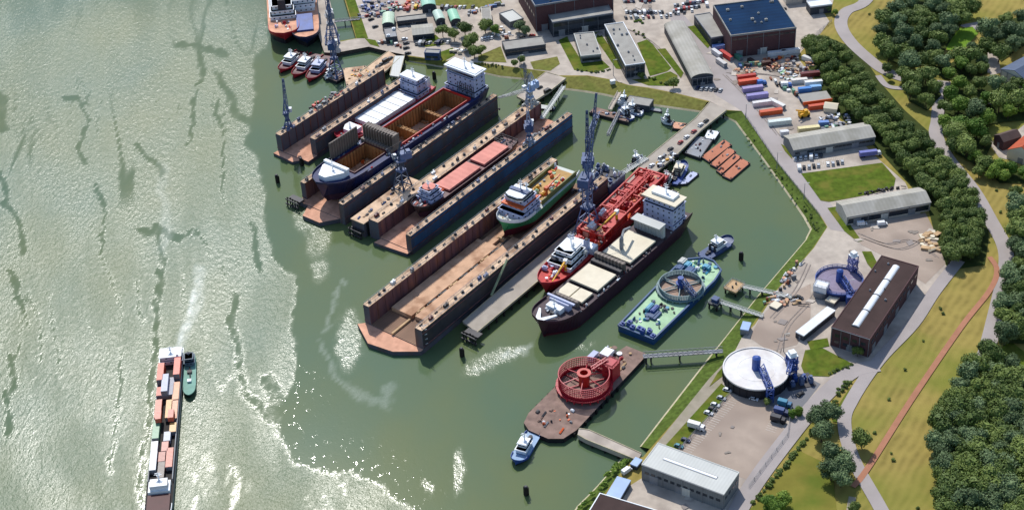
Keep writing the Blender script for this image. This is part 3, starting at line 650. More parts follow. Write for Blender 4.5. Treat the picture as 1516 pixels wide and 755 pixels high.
# ------------------------------------------------------------------ ship kit (local x from stern to bow, y to port, z up)
def hull(L, B, zk, zd, zw=None, bowl=.2, sheer=1.5, mats=(antif, blueh, rustdeck), rake=.05, holds=(), bulwark=1.0, stern=.85, parent=None, blunt=.5, bmat=None, col=None):
    zw = zk+(zd-zk)*.45 if zw is None else zw
    st = set([0, .03, .08, .5]+[1-bowl+bowl*k/9 for k in range(10)])
    for h0, h1, hw in holds: st |= {h0, h1}
    st = sorted(st); S = []
    for t in st:
        k = max(0, (t-(1-bowl))/bowl); f = (1-k**(1.6+blunt*2))**(.62) if k < 1 else 0.02
        f2 = max(.02, (1-min(1, k*1.06)**1.5)); sf = stern+(1-stern)*min(1, t/.08)
        hb = B/2*f*sf; lb = B/2*f2*(stern*.7+(1-stern*.7)*min(1, t/.12)); zdk = zd+sheer*max(0, (t-.78)/.22)**2
        x = t*L; S.append((x-L*rake*k*k*1.0, x-L*rake*k*.6, x, lb*.75, lb, hb, zdk))
    mb = MB(); n = len(st)
    R = []
    for (xa, xb, xc, b0, b1, b2, zt) in S:
        R.append([(xa, 0, zk), (xa, b0, zk), (xb, b1, zw), (xc, b2, zt), (xa, -b0, zk), (xb, -b1, zw), (xc, -b2, zt)])
    for i in range(n-1):
        a, b = R[i], R[i+1]
        for s, (j0, j1) in enumerate(((1, 2), (2, 3))):
            mb.add([a[j0], b[j0], b[j1], a[j1]], [(3, 2, 1, 0)], s); mb.add([a[j0+3], b[j0+3], b[j1+3], a[j1+3]], [(0, 1, 2, 3)], s)
        mb.add([a[1], b[1], b[4], a[4]], [(0, 1, 2, 3)], 0)
        hw = 0
        for h0, h1, w_ in holds:
            if st[i] >= h0-1e-6 and st[i+1] <= h1+1e-6: hw = w_
        if hw:
            for sg in (1, -1): mb.add([(a[3][0], sg*hw, a[3][2]), (b[3][0], sg*hw, b[3][2]), (b[3][0], sg*b[3][1], b[3][2]), (a[3][0], sg*a[3][1], a[3][2])], [(0, 1, 2, 3) if sg > 0 else (3, 2, 1, 0)], 2)
        else: mb.add([a[3], b[3], b[6], a[6]], [(3, 2, 1, 0)], 2)
    a = R[0]; mb.add([a[1], a[2], a[5], a[4]], [(0, 1, 2, 3)], 0); mb.add([a[2], a[3], a[6], a[5]], [(0, 1, 2, 3)], 1)
    b = R[-1]; mb.add([b[1], b[2], b[5], b[4]], [(3, 2, 1, 0)], 0); mb.add([b[2], b[3], b[6], b[5]], [(3, 2, 1, 0)], 1)
    if bulwark:
        for i in range(n-1):
            if st[i] < 1-bowl*1.2 and st[i+1] > .1: continue
            for sg in (1, -1):
                p, q = Vector(R[i][3]), Vector(R[i+1][3]); p.y *= sg; q.y *= sg; h_ = Vector((0, 0, bulwark)); ins = Vector((0, -sg*.25, 0))
                mb.add([p, q, q+h_, p+h_, p+ins, q+ins, q+ins+h_, p+ins+h_], [(0, 1, 2, 3), (7, 6, 5, 4), (3, 2, 6, 7), (0, 3, 7, 4), (1, 5, 6, 2)], 3)
    o = mb.build('hull', list(mats)+[bmat or mats[1]], parent)
    return o
def decks(parent, x0, x1, w_, z, levels, wall=white, bridge=True, wins=True, name='deckhouse', winm=None, top=None, wall2=None):
    """stepped superstructure: levels = [(dx0, dx1, dw, height)] from the bottom up; x0<x1"""
    b = MB(); o = None; W_ = []
    for d0, d1, dw, h_ in levels:
        b.bx(x0+d0, x1-d1, -w_/2+dw, w_/2-dw, z, z+h_); b.bx(x0+d0-.5, x1-d1+.5, -w_/2+dw-.5, w_/2-dw+.5, z+h_-.25, z+h_)
        W_.append((x0+d0, x1-d1, w_/2-dw, z, h_)); z += h_
    o = b.build(name, wall, parent)
    if wins:
        for (a, b_, hw, z0, h_) in W_:
            nn = max(2, int(hw*2/3.6)); nl = max(1, int((b_-a)/3.6)); nf = max(1, int(round(h_/3.2)))
            for k in range(nf):
                zz = z0+h_*k/nf+1.1
                if zz+.9 > z0+h_: zz = z0+h_*.35
                windows(o, (b_+.03, -hw+.6), (b_+.03, hw-.6), zz, .8, .9, min(nn, 9), winm); windows(o, (a+.3, -hw-.03), (b_-.3, -hw-.03), zz, .8, .9, min(nl, 5), winm); windows(o, (a+.3, hw+.03), (b_-.3, hw+.03), zz, .9, 1.1, min(nl, 5), winm)
    return o, z, W_
def mast(parent, x, y, z, h, m=white, name='mast'):
    b = MB(); b.bar((x, y, z), (x, y, z+h), .5, 0, 6, .2); b.bar((x, y-1.8, z+h*.6), (x, y+1.8, z+h*.6), .2); b.box(x, y, z+h*.75, .3, 2.6, .35); b.cyl(x, y, z+h*.45, z+h*.5, .8, n=8)
    return b.build(name, m, parent)
def funnel(parent, x, y, z, sx, sy, h, m, band=None):
    o = MB().box(x, y, z, sx, sy, h, top=.85).build('funnel', m, parent)
    MB().box(x, y, z+h, sx*.6, sy*.6, .5).build('funnel_cap', dk, o); return o
def clutter(parent, name, x0, x1, y0, y1, z, n, ms, seed=0, s=(.6, 2.2), h=(.3, 1.6)):
    q = random.Random(seed)
    for i in range(n):
        m = ms[q.randrange(len(ms))]; b = MB(); x, y = q.uniform(x0, x1), q.uniform(y0, y1); a = q.uniform(*s); c = q.uniform(*s)*.7; hh = q.uniform(*h); k = q.random(); ro = q.choice([0, 0, pi/2, .4])
        if k < .5: b.box(x, y, z, a, c, hh, ro); b.box(x, y, z+hh, a*.6, c*.5, hh*.3, ro)
        elif k < .75: b.cyl(x, y, z, z+hh*.5, a*.35, n=10); b.cyl(x, y, z+hh*.5, z+hh*.6, a*.5, n=10)
        else:
            b.bar((x-a, y, z+.3), (x+a, y+c*.4, z+.3), .35, 0, 6); b.bar((x-a, y+.5, z+.3), (x+a, y+c*.4+.5, z+.3), .35, 0, 6)
        b.build(name, m, parent)
def deckcrane(parent, x, y, z, h, jl, ja, el, m=yellow, cabm=None):
    o = MB().cyl(x, y, z, z+h, .9, .7, n=10).build('crane_pedestal', m, parent)
    b = MB().box(x, y, z+h, 2.4, 2.0, 2.2, ja); b.build('crane_cab', cabm or m, o)
    d = Vector((cos(ja)*cos(el), sin(ja)*cos(el), sin(el))); p = Vector((x, y, z+h+1.2)); MB().bar(p, p+d*jl, .9, 0, 4, .45).bar(p+Vector((0, 0, 1.6)), p+d*jl*.9, .1).build('crane_jib', m, o); return o
def ship_root(name, label, a0, b0, a1, b1, cat='ship', z=0):
    """stern at (a0,b0), bow towards (a1,b1) in the harbour frame"""
    s, e = H(a0, b0, z), H(a1, b1, z); d = e-s
    return root(name, label, cat, s, atan2(d.y, d.x)), d.length

# --- blue general cargo ship in dry dock (bow to the river)
r, L = ship_root('dry_docked_cargo_ship', 'long blue hulled ship with open brown holds and tall white bridge tower', 207, -91, 67, -95)
hull(L, 27, 4.5, 18, 9, .2, 2.2, (antif, blueh, navydeck), holds=((.125, .58, 10.5), (.645, .84, 8.5)), parent=r, blunt=.7, bulwark=1.2)
def hold(parent, x0, x1, hw, z0, z1, wm, fm, coam=1.4, cm=redp, div=0, seed=1):
    b = MB(); t = .3
    b.bx(x0, x1, hw, hw-t, z0, z1, 0); b.bx(x0, x1, -hw, -hw+t, z0, z1, 0); b.bx(x0, x0+t, -hw+t, hw-t, z0, z1, 0); b.bx(x1-t, x1, -hw+t, hw-t, z0, z1, 0); b.bx(x0+t, x1-t, -hw+t, hw-t, z0, z0+.2, 1)
    n = int((x1-x0)/2.6)
    for i in range(1, n):
        x = x0+i*(x1-x0)/n
        for s in (1, -1): b.bx(x-.2, x+.2, s*(hw-t-.6), s*(hw-t), z0+.2, z1-.1, 0)
    m_ = int(hw*2/2.6)
    for i in range(1, m_):
        y = -hw+i*2*hw/m_
        for xx in (x0+t, x1-t-.5): b.bx(xx, xx+.5, y-.2, y+.2, z0+.2, z1-.1, 0)
    o = b.build('hold', [wm, fm], parent)
    c = MB()
    for s in (1, -1): c.bx(x0-.4, x1+.4, s*hw, s*(hw+.5), z1-.2, z1+coam)
    c.bx(x0-.4, x0, -hw, hw, z1-.2, z1+coam); c.bx(x1, x1+.4, -hw, hw, z1-.2, z1+coam); c.build('hatch_coaming', cm, o)
    clutter(o, 'cargo_debris', x0+2, x1-2, -hw+2, hw-2, z0+.2, 14, [dockdeck, orange, ply, timber], seed, (1, 3.6), (.4, 1.8))
    return o
hold(r, L*.125, L*.58, 10.5, 7, 18, holdw, ply, seed=4)
hold(r, L*.645, L*.84, 8.5, 8, 18, holdw, ply, 1.0, maroon, seed=9)
for k, xx in enumerate((.27, .43)):
    b = MB().bx(L*xx-1.2, L*xx+1.2, -10.2, 10.2, 7.2, 14.5); 
    for i in range(8): b.bx(L*xx-1.7, L*xx+1.7, -9.6+i*2.6, -9.2+i*2.6, 7.2, 14.8)
    b.build('tween_bulkhead', holdw, r)
b = MB().bx(L*.59, L*.615, -12, 12, 18, 28)
for i in range(12): b.bx(L*.588, L*.63, -11.6+i*2.1, -11.2+i*2.1, 18, 28.2)
b.build('upright_hatch_cover', hatchg, r)
b = MB().bx(L*.655, L*.82, -13.2, -12.4, 17.6, 29)
for i in range(11): b.bx(L*.66+i*2, L*.66+i*2+.4, -12.4, -12.0, 17.8, 29.1)
b.build('side_hatch_panel', hatchg, r)
b = MB().bx(L*.615, L*.645, -12, 12, 18, 20.5); b.build('folded_hatch_cover', hatchg, r)
o, z, W_ = decks(r, 2, 14, 24.5, 18, [(0, 0, 0.5, 3), (.5, 1, 1.5, 8.5), (1, 1.5, 1.5, 3)], lilac)
MB().bx(2.6, 13.2, -12.6, 12.6, z, z+.8).bx(4, 12, -11.5, 11.5, z+.8, z+1.2).build('bridge_roof', white, o); MB().bx(12.55, 12.7, -10.2, 10.2, z-2.2, z-1).build('bridge_window', glass, o)
mast(o, 8, 0, z+1.2, 7); mast(o, 6, 4, z+1.2, 4); funnel(r, 1.2, 0, 18, 3, 7, 10, white)
b = MB()
for i in range(9): b.bar((15, 12-i*1.6, 18), (15, 12-i*1.6, 26), .25)
for k in range(4): b.bar((15, 12, 18.5+k*2.4), (15, -.8, 18.5+k*2.4), .25)
b.build('scaffold', dk, r)
b = MB().bx(L*.865, L*.9, -8, 8, 18.8, 22.5); b.prism([(L*.9, -8), (L*.965, -2.5), (L*.965, 2.5), (L*.9, 8)], 18.8, 22.6); b.bx(L*.87, L*.885, -9.2, 9.2, 22.6, 24); b.build('forecastle_house', white, r)
mast(r, L*.9, 0, 22, 7); clutter(r, 'deck_gear', L*.6, L*.86, -12, -9.5, 18, 6, [greys, dk, white], 5)
clutter(r, 'deck_gear', L*.13, L*.8, 11.3, 12.6, 18, 16, [redp, white, greys, maroon], 6, (.5, 1.6), (.4, 1.2))

# --- ship with the flat white deck
r, L = ship_root('white_decked_ship', 'narrow ship with one flat white deck, blue white bridge aft and red bow', 203, -127, 121, -129)
hull(L, 18, -3, 8, 2, .2, 2.2, (maroon, blackh, crim), parent=r, blunt=.6, bulwark=1.3, bmat=crim)
MB().bx(L*.245, L*.72, -8, 8, 7.8, 10.6).build('hatch_cover', white, r)
for k in range(6): MB().bx(L*.25+k*L*.078, L*.25+k*L*.078+.25, -8.03, 8.03, 10.6, 10.75).build('hatch_joint', greys, r)
o, z, W_ = decks(r, 7, 18, 16, 8, [(0, 0, 0, 3), (.5, 1, 1, 6), (1.5, 1.5, 1.5, 3)], lilac); MB().bx(9, 16.5, -7.4, 7.4, z, z+.5).build('bridge_roof', white, o); mast(o, 12, 0, z, 6); funnel(r, 4, 4, 8, 3, 3, 8, white)
MB().bx(L*.8, L*.85, -5, 5, 9, 12).prism([(L*.85, -5), (L*.9, -2.5), (L*.9, 2.5), (L*.85, 5)], 9, 12).build('forecastle_house', white, r); mast(r, L*.86, 0, 10, 6)
clutter(r, 'deck_gear', L*.74, L*.93, -4, 4, 9.3, 8, [white, crim, greys], 15)
clutter(r, 'deck_gear', 0, 3, -7, 7, 8, 6, [orange, crim, white], 16)

# --- red-brown barge-like coaster in dock three
r, L = ship_root('hatch_coaster', 'dark red coaster with salmon hatch covers and a grey round bridge at its bow', 174, -38.5, 86, -39.5)
r.location.z = 2.2
hull(L, 13.5, 2.3, 10, 6, .17, 1.6, (antif, blackh, maroon), parent=r, blunt=1.1, bulwark=1.0)
for k, (x0, x1, n) in enumerate(((.10, .36, 5), (.40, .72, 6))):
    o = MB().bx(L*x0, L*x1, -5.2, 5.2, 9.8, 11.6).build('hatch_cover', hatchpink, r)
    MB().bx(L*x0-.5, L*x1+.5, -5.7, 5.7, 9.9, 10.5).build('hatch_coaming', maroon, o)
o, z, W_ = decks(r, L*.78, L*.9, 10.5, 10.2, [(0, 0, 0, 2.6), (1, .6, .8, 2.6), (2, 1, 1.8, 2.4)], lilac); MB().cyl(L*.845, 0, z, z+.5, 3.8, n=14).build('bridge_roof', hatchpink, o); mast(o, L*.85, 0, z, 5)
b = MB().yz([(-2.6, 10.5), (2.6, 10.5), (2.6, 11.6), (1.2, 12.2), (-1.2, 12.2), (-2.6, 11.6)], L*.735, L*.775); b.build('lifeboat', orange, r)
clutter(r, 'deck_gear', L*.9, L*.97, -3.5, 3.5, 11, 10, [hatchpink, white, greys, crim], 21, (.5, 1.4))
b = MB().rail([(1, -6, 10), (L*.08, -7, 10), (L*.08, 7, 10), (1, 6, 10)], 2.6, .25, 4, close=True); b.build('stern_frame', dk, r)
clutter(r, 'deck_gear', 1, 7, -5, 5, 10, 5, [dk, navy], 22)

# --- green and white offshore vessel in dock four
r, L = ship_root('offshore_vessel', 'green hulled offshore vessel with white bow house and orange deck gear in the big dock', 164, 10, 98, 12.5)
hull(L, 19, 5, 14, 9.5, .3, 3.0, (maroon, mat('green_hull', '2c8a5a', .45, var=.15, dirt=.2), paled), parent=r, blunt=.55, bulwark=1.9, bmat=white)
o, z, W_ = decks(r, L*.60, L*.86, 16, 14.5, [(0, 0, 0, 3.4), (0, 3.0, .5, 3.2), (2, 4.5, 1.5, 3)], lilac)
MB().prism([(L*.62+2, -5.5), (L*.8, -5.5), (L*.82, -3), (L*.82, 3), (L*.8, 5.5), (L*.62+2, 5.5)], z, z+2.6).build('wheelhouse', white, o); MB().prism([(L*.62+1.7, -5.8), (L*.8, -5.8), (L*.826, -3), (L*.826, 3), (L*.8, 5.8), (L*.62+1.7, 5.8)], z+.9, z+1.9).build('bridge_window', glass, o)
MB().bx(L*.7, L*.74, -6, 6, z+2.6, z+3.2).build('bridge_roof', navy, o); MB().bx(L*.60, L*.84, -7.2, 7.2, z-3.4, z-2.7).build('orange_band', orange, o); mast(o, L*.7, 0, z+2.6, 7); mast(o, L*.66, 2, z+2.6, 4)
for s in (1, -1): funnel(r, L*.6, s*5, 14, 2.4, 2, 7, navy)
MB().bx(L*.05, L*.56, -6.6, 6.6, 14, 14.5).build('timber_deck', mat('deck_tan', 'b8935c', .85, var=.2, dirt=.4), r)
clutter(r, 'deck_gear', L*.06, L*.55, -6, 6, 14.5, 34, [orange, orange, seafoam, white, yellow, greys, redp], 31, (.8, 3.2), (.5, 2.2))
deckcrane(r, L*.45, 5.5, 14.5, 4, 14, pi, .12, orange); b = MB()
b.bx(L*.04, L*.57, 7.4, 8.0, 14, 17).bx(L*.04, L*.57, -8, -7.4, 14, 17); b.build('cargo_rail', mat('olive_rail', '6a6a38', .6), r)
clutter(r, 'deck_gear', L*.88, L*.95, -2.5, 2.5, 16, 6, [yellow, white, maroon], 33, (.4, 1.2))

# --- red work ship along the pier
r, L = ship_root('red_work_ship', 'bright red deck work ship with yellow cranes between the pier and the cargo ship', 197, 50, 72, 58.5)
hull(L, 17.5, -3, 8, 2.5, .18, 2, (maroon, crim, redp), parent=r, blunt=.6, bulwark=1.4)
o, z, W_ = decks(r, L*.72, L*.86, 14, 8.4, [(0, 0, 0, 3), (1, 3, 1.2, 2.8), (3, 4.5, 2.2, 2.6)], white)
MB().prism([(L*.73,-4.5),(L*.80,-4.5),(L*.815,0),(L*.80,4.5),(L*.73,4.5)], z, z+.5).build('bridge_roof', white, o); clutter(r, 'deck_gear', L*.7, L*.8, -7, 7, 11.4, 18, [white, white, lilac, rooflt], 46, (1, 3), (.6, 3)); clutter(r, 'deck_gear', L*.82, L*.9, -6, 6, 9, 12, [lilac, orange, crim, white], 47, (1, 3), (.6, 2.4)); mast(o, L*.76, 0, z, 8); mast(o, L*.78, 3, z, 4)
for s in (1, -1): funnel(r, L*.70, s*5, 8, 3, 2.6, 9, lilac)
MB().ring(L*.83, -4.5, 11.5, 13, 1.6, 2.6, 16).ring(L*.83, -4.5, 9, 11.5, 1.9, 2.3, 16).build('helideck_drum', dk, o)
MB().bx(L*.05, L*.33, -7.5, -2.8, 8.1, 10.2).bx(L*.36, L*.6, -7.8, -2.4, 8.1, 11.6).bx(L*.4, L*.55, 2.8, 7.6, 8.1, 12.4).build('machinery_casing', redp, r)
for k in (0, 2, 3, 5, 7, 8):
    x = L*(.06+k*.068); b = MB()
    b.bar((x, -8, 8.2), (x, -8, 12.6), .8); b.bar((x, 8, 8.2), (x, 8, 12.6), .8); b.bar((x, -8, 12.6), (x, 8, 12.6), .8)
    b.build('gantry_frame', redp, r)
for s in (-1, 1): MB().bar((L*.06, 8*s, 12.6), (L*.6, 8*s, 12.6), .8).bx(L*.08, L*.34, 2.6*s, 6.4*s, 8.2, 10.6).bx(L*.38, L*.58, 2*s, 6*s, 8.2, 11).build('pipe_rack', redp, r)
MB().truss((L*.06, 0, 12), (L*.5, 1, 13), 2.4, 9, .4).build('stinger_truss', redp, r)
clutter(r, 'deck_gear', L*.05, L*.66, -7.6, 7.6, 8.2, 96, [redp, redp, redp, crim, orange, white, rustdeck, crim, greys, maroon], 41, (1.6, 5.5), (.8, 5.0))
deckcrane(r, L*.46, 6, 8, 8, 24, radians(4), .12, yellow, white); deckcrane(r, L*.86, 4, 9, 5, 22, radians(14), .12, yellow, white)
clutter(r, 'deck_gear', L*.88, L*.97, -3.5, 3.5, 10, 9, [white, crim, lilac, orange], 43, (.8, 2.2), (.6, 2))
MB().bx(L*.66, L*.7, -9, 9, 8, 12).build('accommodation_base', white, r)

# --- large cargo ship outside
r, L = ship_root('large_cargo_ship', 'large maroon cargo ship with cream hatch covers and a windowed grey bridge house aft', 170, 80, 43, 77.5)
hull(L, 22, -4, 9.5, 1.5, .17, 3.5, (maroon, mat('plum_hull', '3b1a2c', .5, var=.2, dirt=.35, dcol='20141c'), mat('dark_deck', '4a3c40', .7, var=.2)), parent=r, blunt=.75, bulwark=1.4, stern=.9)
def hatch(x0, x1, y0, y1, z0=9.6, h_=2.0, m=cream):
    o = MB().bx(x0, x1, y0, y1, z0, z0+h_).build('hatch_cover', m, r); return o
for (x0, x1, y0, y1) in ((.27, .46, -8.8, 8.8), (.56, .69, -8.8, 8.8), (.715, .79, -8, -.4), (.715, .79, .4, 8)):
    o = hatch(L*x0, L*x1, y0, y1); MB().bx(L*x0-.4, L*x1+.4, y0-.4, y1+.4, 9.4, 10.6).build('hatch_coaming', blackh, o)
for xx, h_, m in ((.505, 5.2, hatchg), (.215, 7.5, rooflt)):
    b = MB().bx(L*xx-1, L*xx+1, -9.5, 9.5, 9.5, 9.5+h_)
    for i in range(9): b.bx(L*xx-1.4, L*xx+1.4, -9.2+i*2.2, -8.8+i*2.2, 9.5, 9.6+h_)
    b.build('folded_hatch_cover', m, r)
MB().bx(L*.2, L*.25, -9.3, 9.3, 17, 17.6).build('gantry_platform', rooflt, r)
MB().bx(L*.52, L*.54, -9.5, 9.5, 9.5, 12).build('hatch_stopper', dk, r)
MB().bx(L*.80, L*.815, -7.5, 7.5, 9.5, 13).build('bulkhead', hatchg, r)
o, z, W_ = decks(r, L*.055, L*.15, 20, 9.5, [(0, 0, 0, 3), (0, 0, .5, 9.5), (1, 1, 1, 3)], lilac)
MB().bx(L*.06, L*.15, -11, 11, z, z+.6).build('bridge_roof', cream, o); MB().bx(L*.07, L*.12, -7, 7, z+.6, z+2).build('monkey_island', white, o); mast(o, L*.09, 0, z+2, 6); funnel(r, L*.03, 0, 9.5, 4, 5, 13, cream)
b = MB().box(L*.40, -2.0, 9.5, 1.6, 1.6, 9); b.bar((L*.40, -2, 18), (L*.36, -4, 20), 1.3, 0, 4, 1.0); b.bar((L*.36, -4, 20), (L*.30, -5, 17), 1.0); b.build('deck_crane', greys, r)
clutter(r, 'deck_gear', L*.16, L*.9, 9.6, 10.4, 9.6, 22, [maroon, white, dk, greys], 51, (.5, 1.4), (.4, 1.2)); clutter(r, 'deck_gear', L*.02, L*.06, -9, 9, 9.6, 7, [white, crim, greys], 52)
b = MB().bx(L*.835, L*.86, -6, 6, 9.8, 14); b.bx(L*.84, L*.85, -8.5, 8.5, 14, 14.8); b.build('breakwater', lilac, r); b = MB().bx(L*.87, L*.9, -4.5, 4.5, 10.5, 13.5); b.build('windlass_house', white, r); mast(r, L*.89, 0, 11, 9)
clutter(r, 'deck_gear', L*.87, L*.965, -4, 4, 11.4, 9, [white, dk, greys, white], 53, (.8, 2.4), (.6, 2))
mb = MB(); S2 = []
b = MB().prism([(L*.93, -5.8), (L*.985, -2.6), (L*1.0, 0), (L*.985, 2.6), (L*.93, 5.8), (L*.93, 4.6), (L*.98, 0), (L*.93, -4.6)], 12.6, 13.6); b.build('bow_rail', white, r)

# --- river container ship
s, e = P(257, 527, 0), P(235, 770, 0); d = e-s; e = s+d.normalized()*122; r = root('river_container_ship', 'long narrow river ship loaded with containers heading down the frame', 'ship', s, atan2(d.y, d.x)); L = 122
hull(L, 12.5, -2, 2.6, .6, .09, 1.2, (blackh, greys, mat('ship_hold_dark', '2a2624', .8)), parent=r, blunt=1.2, bulwark=.7, stern=.85, bmat=white)
o, z, W_ = decks(r, .8, 10, 11, 2.6, [(0, 0, 0, 2.4), (2, .5, .8, 2.2)], white); MB().bx(2.4, 10, -5.6, 5.6, z, z+.35).build('bridge_roof', white, o); mast(o, 6, 0, z, 4); MB().cyl(9, 3.5, z, z+1.2, .7, n=10).build('radar_dome', white, o)
MB().bx(11, 96, 5.4, 5.8, 2.6, 4.6).bx(11, 96, -5.8, -5.4, 2.6, 4.6).build('hatch_coaming', greys, r)
def container(name, label, parent, loc, rz, L_=12.2, col='c04a30', group=None, hh=2.6, wd=2.7, asroot=True):
    b = MB().bx(-L_/2, L_/2, -wd/2, wd/2, 0, hh)
    n = int(L_/.9)
    for i in range(n+1):
        x = -L_/2+.1+i*(L_-.2)/n
        for s_ in (1, -1): b.bx(x-.12, x+.12, s_*(wd/2), s_*(wd/2+.07), .15, hh-.1)
        if i < n: b.bx(x+.15, x+.55, -wd/2+.1, wd/2-.1, hh, hh+.05)
    o = b.build(name, paint, None, loc, rz, col); tag(o, label, 'container', group)
    d_ = MB().bx(L_/2+.02, L_/2+.09, -wd/2+.1, -.05, .1, hh-.1).bx(L_/2+.02, L_/2+.09, .05, wd/2-.1, .1, hh-.1)
    for y in (-.8, -.35, .35, .8): d_.bar((L_/2+.13, y, .2), (L_/2+.13, y, hh-.2), .06)
    d_.build('door', greys, o); return o
# (x, y, length, colour, z)
CT = [(21,-4,12.2,'c0492e',2.8,'rust red'),(21,-4,12.2,'c85236',5.4,'rust red'),(33.2,-4,6,'c85236',2.8,'rust red'),(18,4,12.2,'c23f2c',2.8,'red'),(18,4,12.2,'d2503a',5.4,'red'),
      (30,-1.3,12.2,'8a90a8',2.8,'lavender grey'),(30,1.3,12.2,'6a7088',2.8,'slate grey'),(30,-1.3,12.2,'a0a6bc',5.4,'lavender grey'),(34,4,12.2,'d28a5c',2.8,'sand orange'),(46,-4,12.2,'c26a50',2.8,'salmon'),
      (47,1.3,12.2,'d29a52',2.8,'ochre'),(48,3.9,12.2,'cf8a60',2.8,'sand'),(61,-4,12.2,'6f9a78',2.8,'green'),(61,4,6,'d2a05a',2.8,'ochre'),(73,-4,6,'d8d8d4',2.8,'white'),(67,1.6,6,'a8acb8',2.8,'pale grey'),(74,1,6,'b86a5c',2.8,'brown red'),(83,-3.9,12.2,'c8ccd0',2.8,'light grey'),(82,3.6,12.2,'b8553c',2.8,'brick'),(81,0,6,'a05040',2.8,'dull red'),(90,.2,10,'3c2a28',2.8,'dark brown')]
for k, (x, y, cl, cc, z, cn) in enumerate(CT):
    q = s+d.normalized()*x+Vector((-d.normalized().y, d.normalized().x, 0))*y
    lay = 'upper' if z > 5 else 'lower'; o = container('shipping_container', f'{cn} {lay} container on the river ship, {ORD[k]} from its stern', None, (q.x, q.y, z), r.rotation_euler[2], cl*1.08, cc, 'containers on the river ship', wd=3.1)
for y in (-2.9, 2.9):
    pass
for k, y in enumerate((-3, 3)):
    q = s+d.normalized()*54+Vector((-d.normalized().y, d.normalized().x, 0))*y; container('shipping_container', 'salmon container lying across the river ship, '+('left' if y < 0 else 'right')+' one of the pair', None, (q.x, q.y, 5.5), r.rotation_euler[2]+pi/2+pi/2, 6, 'c8624c', 'containers on the river ship')
b = MB().bx(97, 104, -5, 5, 2.8, 5); b.bx(98, 103, -4, 4, 5, 7.4); b.build('forward_house', white, r); MB().bx(98.5, 102.5, -4.1, 4.1, 5.6, 6.8).build('bridge_window', glass, r); MB().bx(105, 116, -5.2, 5.2, 2.8, 4).build('hatch_cover', mat('oxblood', '4a1c1c', .6), r)
mast(r, 98, 0, 7.4, 4); clutter(r, 'deck_gear', 95, 104, -5.2, 5.2, 2.8, 8, [white, greys, dk], 61, (.5, 1.5))
s2, e2 = P(282, 531, 0), P(281, 591, 0); d2 = e2-s2; r = root('bunker_boat', 'small green boat lying alongside the river container ship', 'boat', s2, atan2(d2.y, d2.x)); L = d2.length
hull(L, 6.4, -1, 1.7, .4, .25, .7, (blackh, blackh, mat('pale_green_deck', '7aa898', .7, dirt=.2)), parent=r, bulwark=.6, bmat=mat('green_rail', '4c7a6c', .6)); decks(r, 1.5, 8, 4.6, 1.8, [(0, 0, 0, 2.2), (1, 1, .4, 1.8)], mat('slate_house', '5a6a78', .6)); mast(r, 4, 0, 5.5, 2.5, greys)
MB().bar((9, 0, 2), (18, .4, 2.2), .5, 0, 6).bx(12, 14, -1.2, 1.2, 1.8, 2.6).build('deck_pipe', dk, r); MB().bx(19, 21, -1, 1, 1.9, 2.7).build('hatch', white, r)
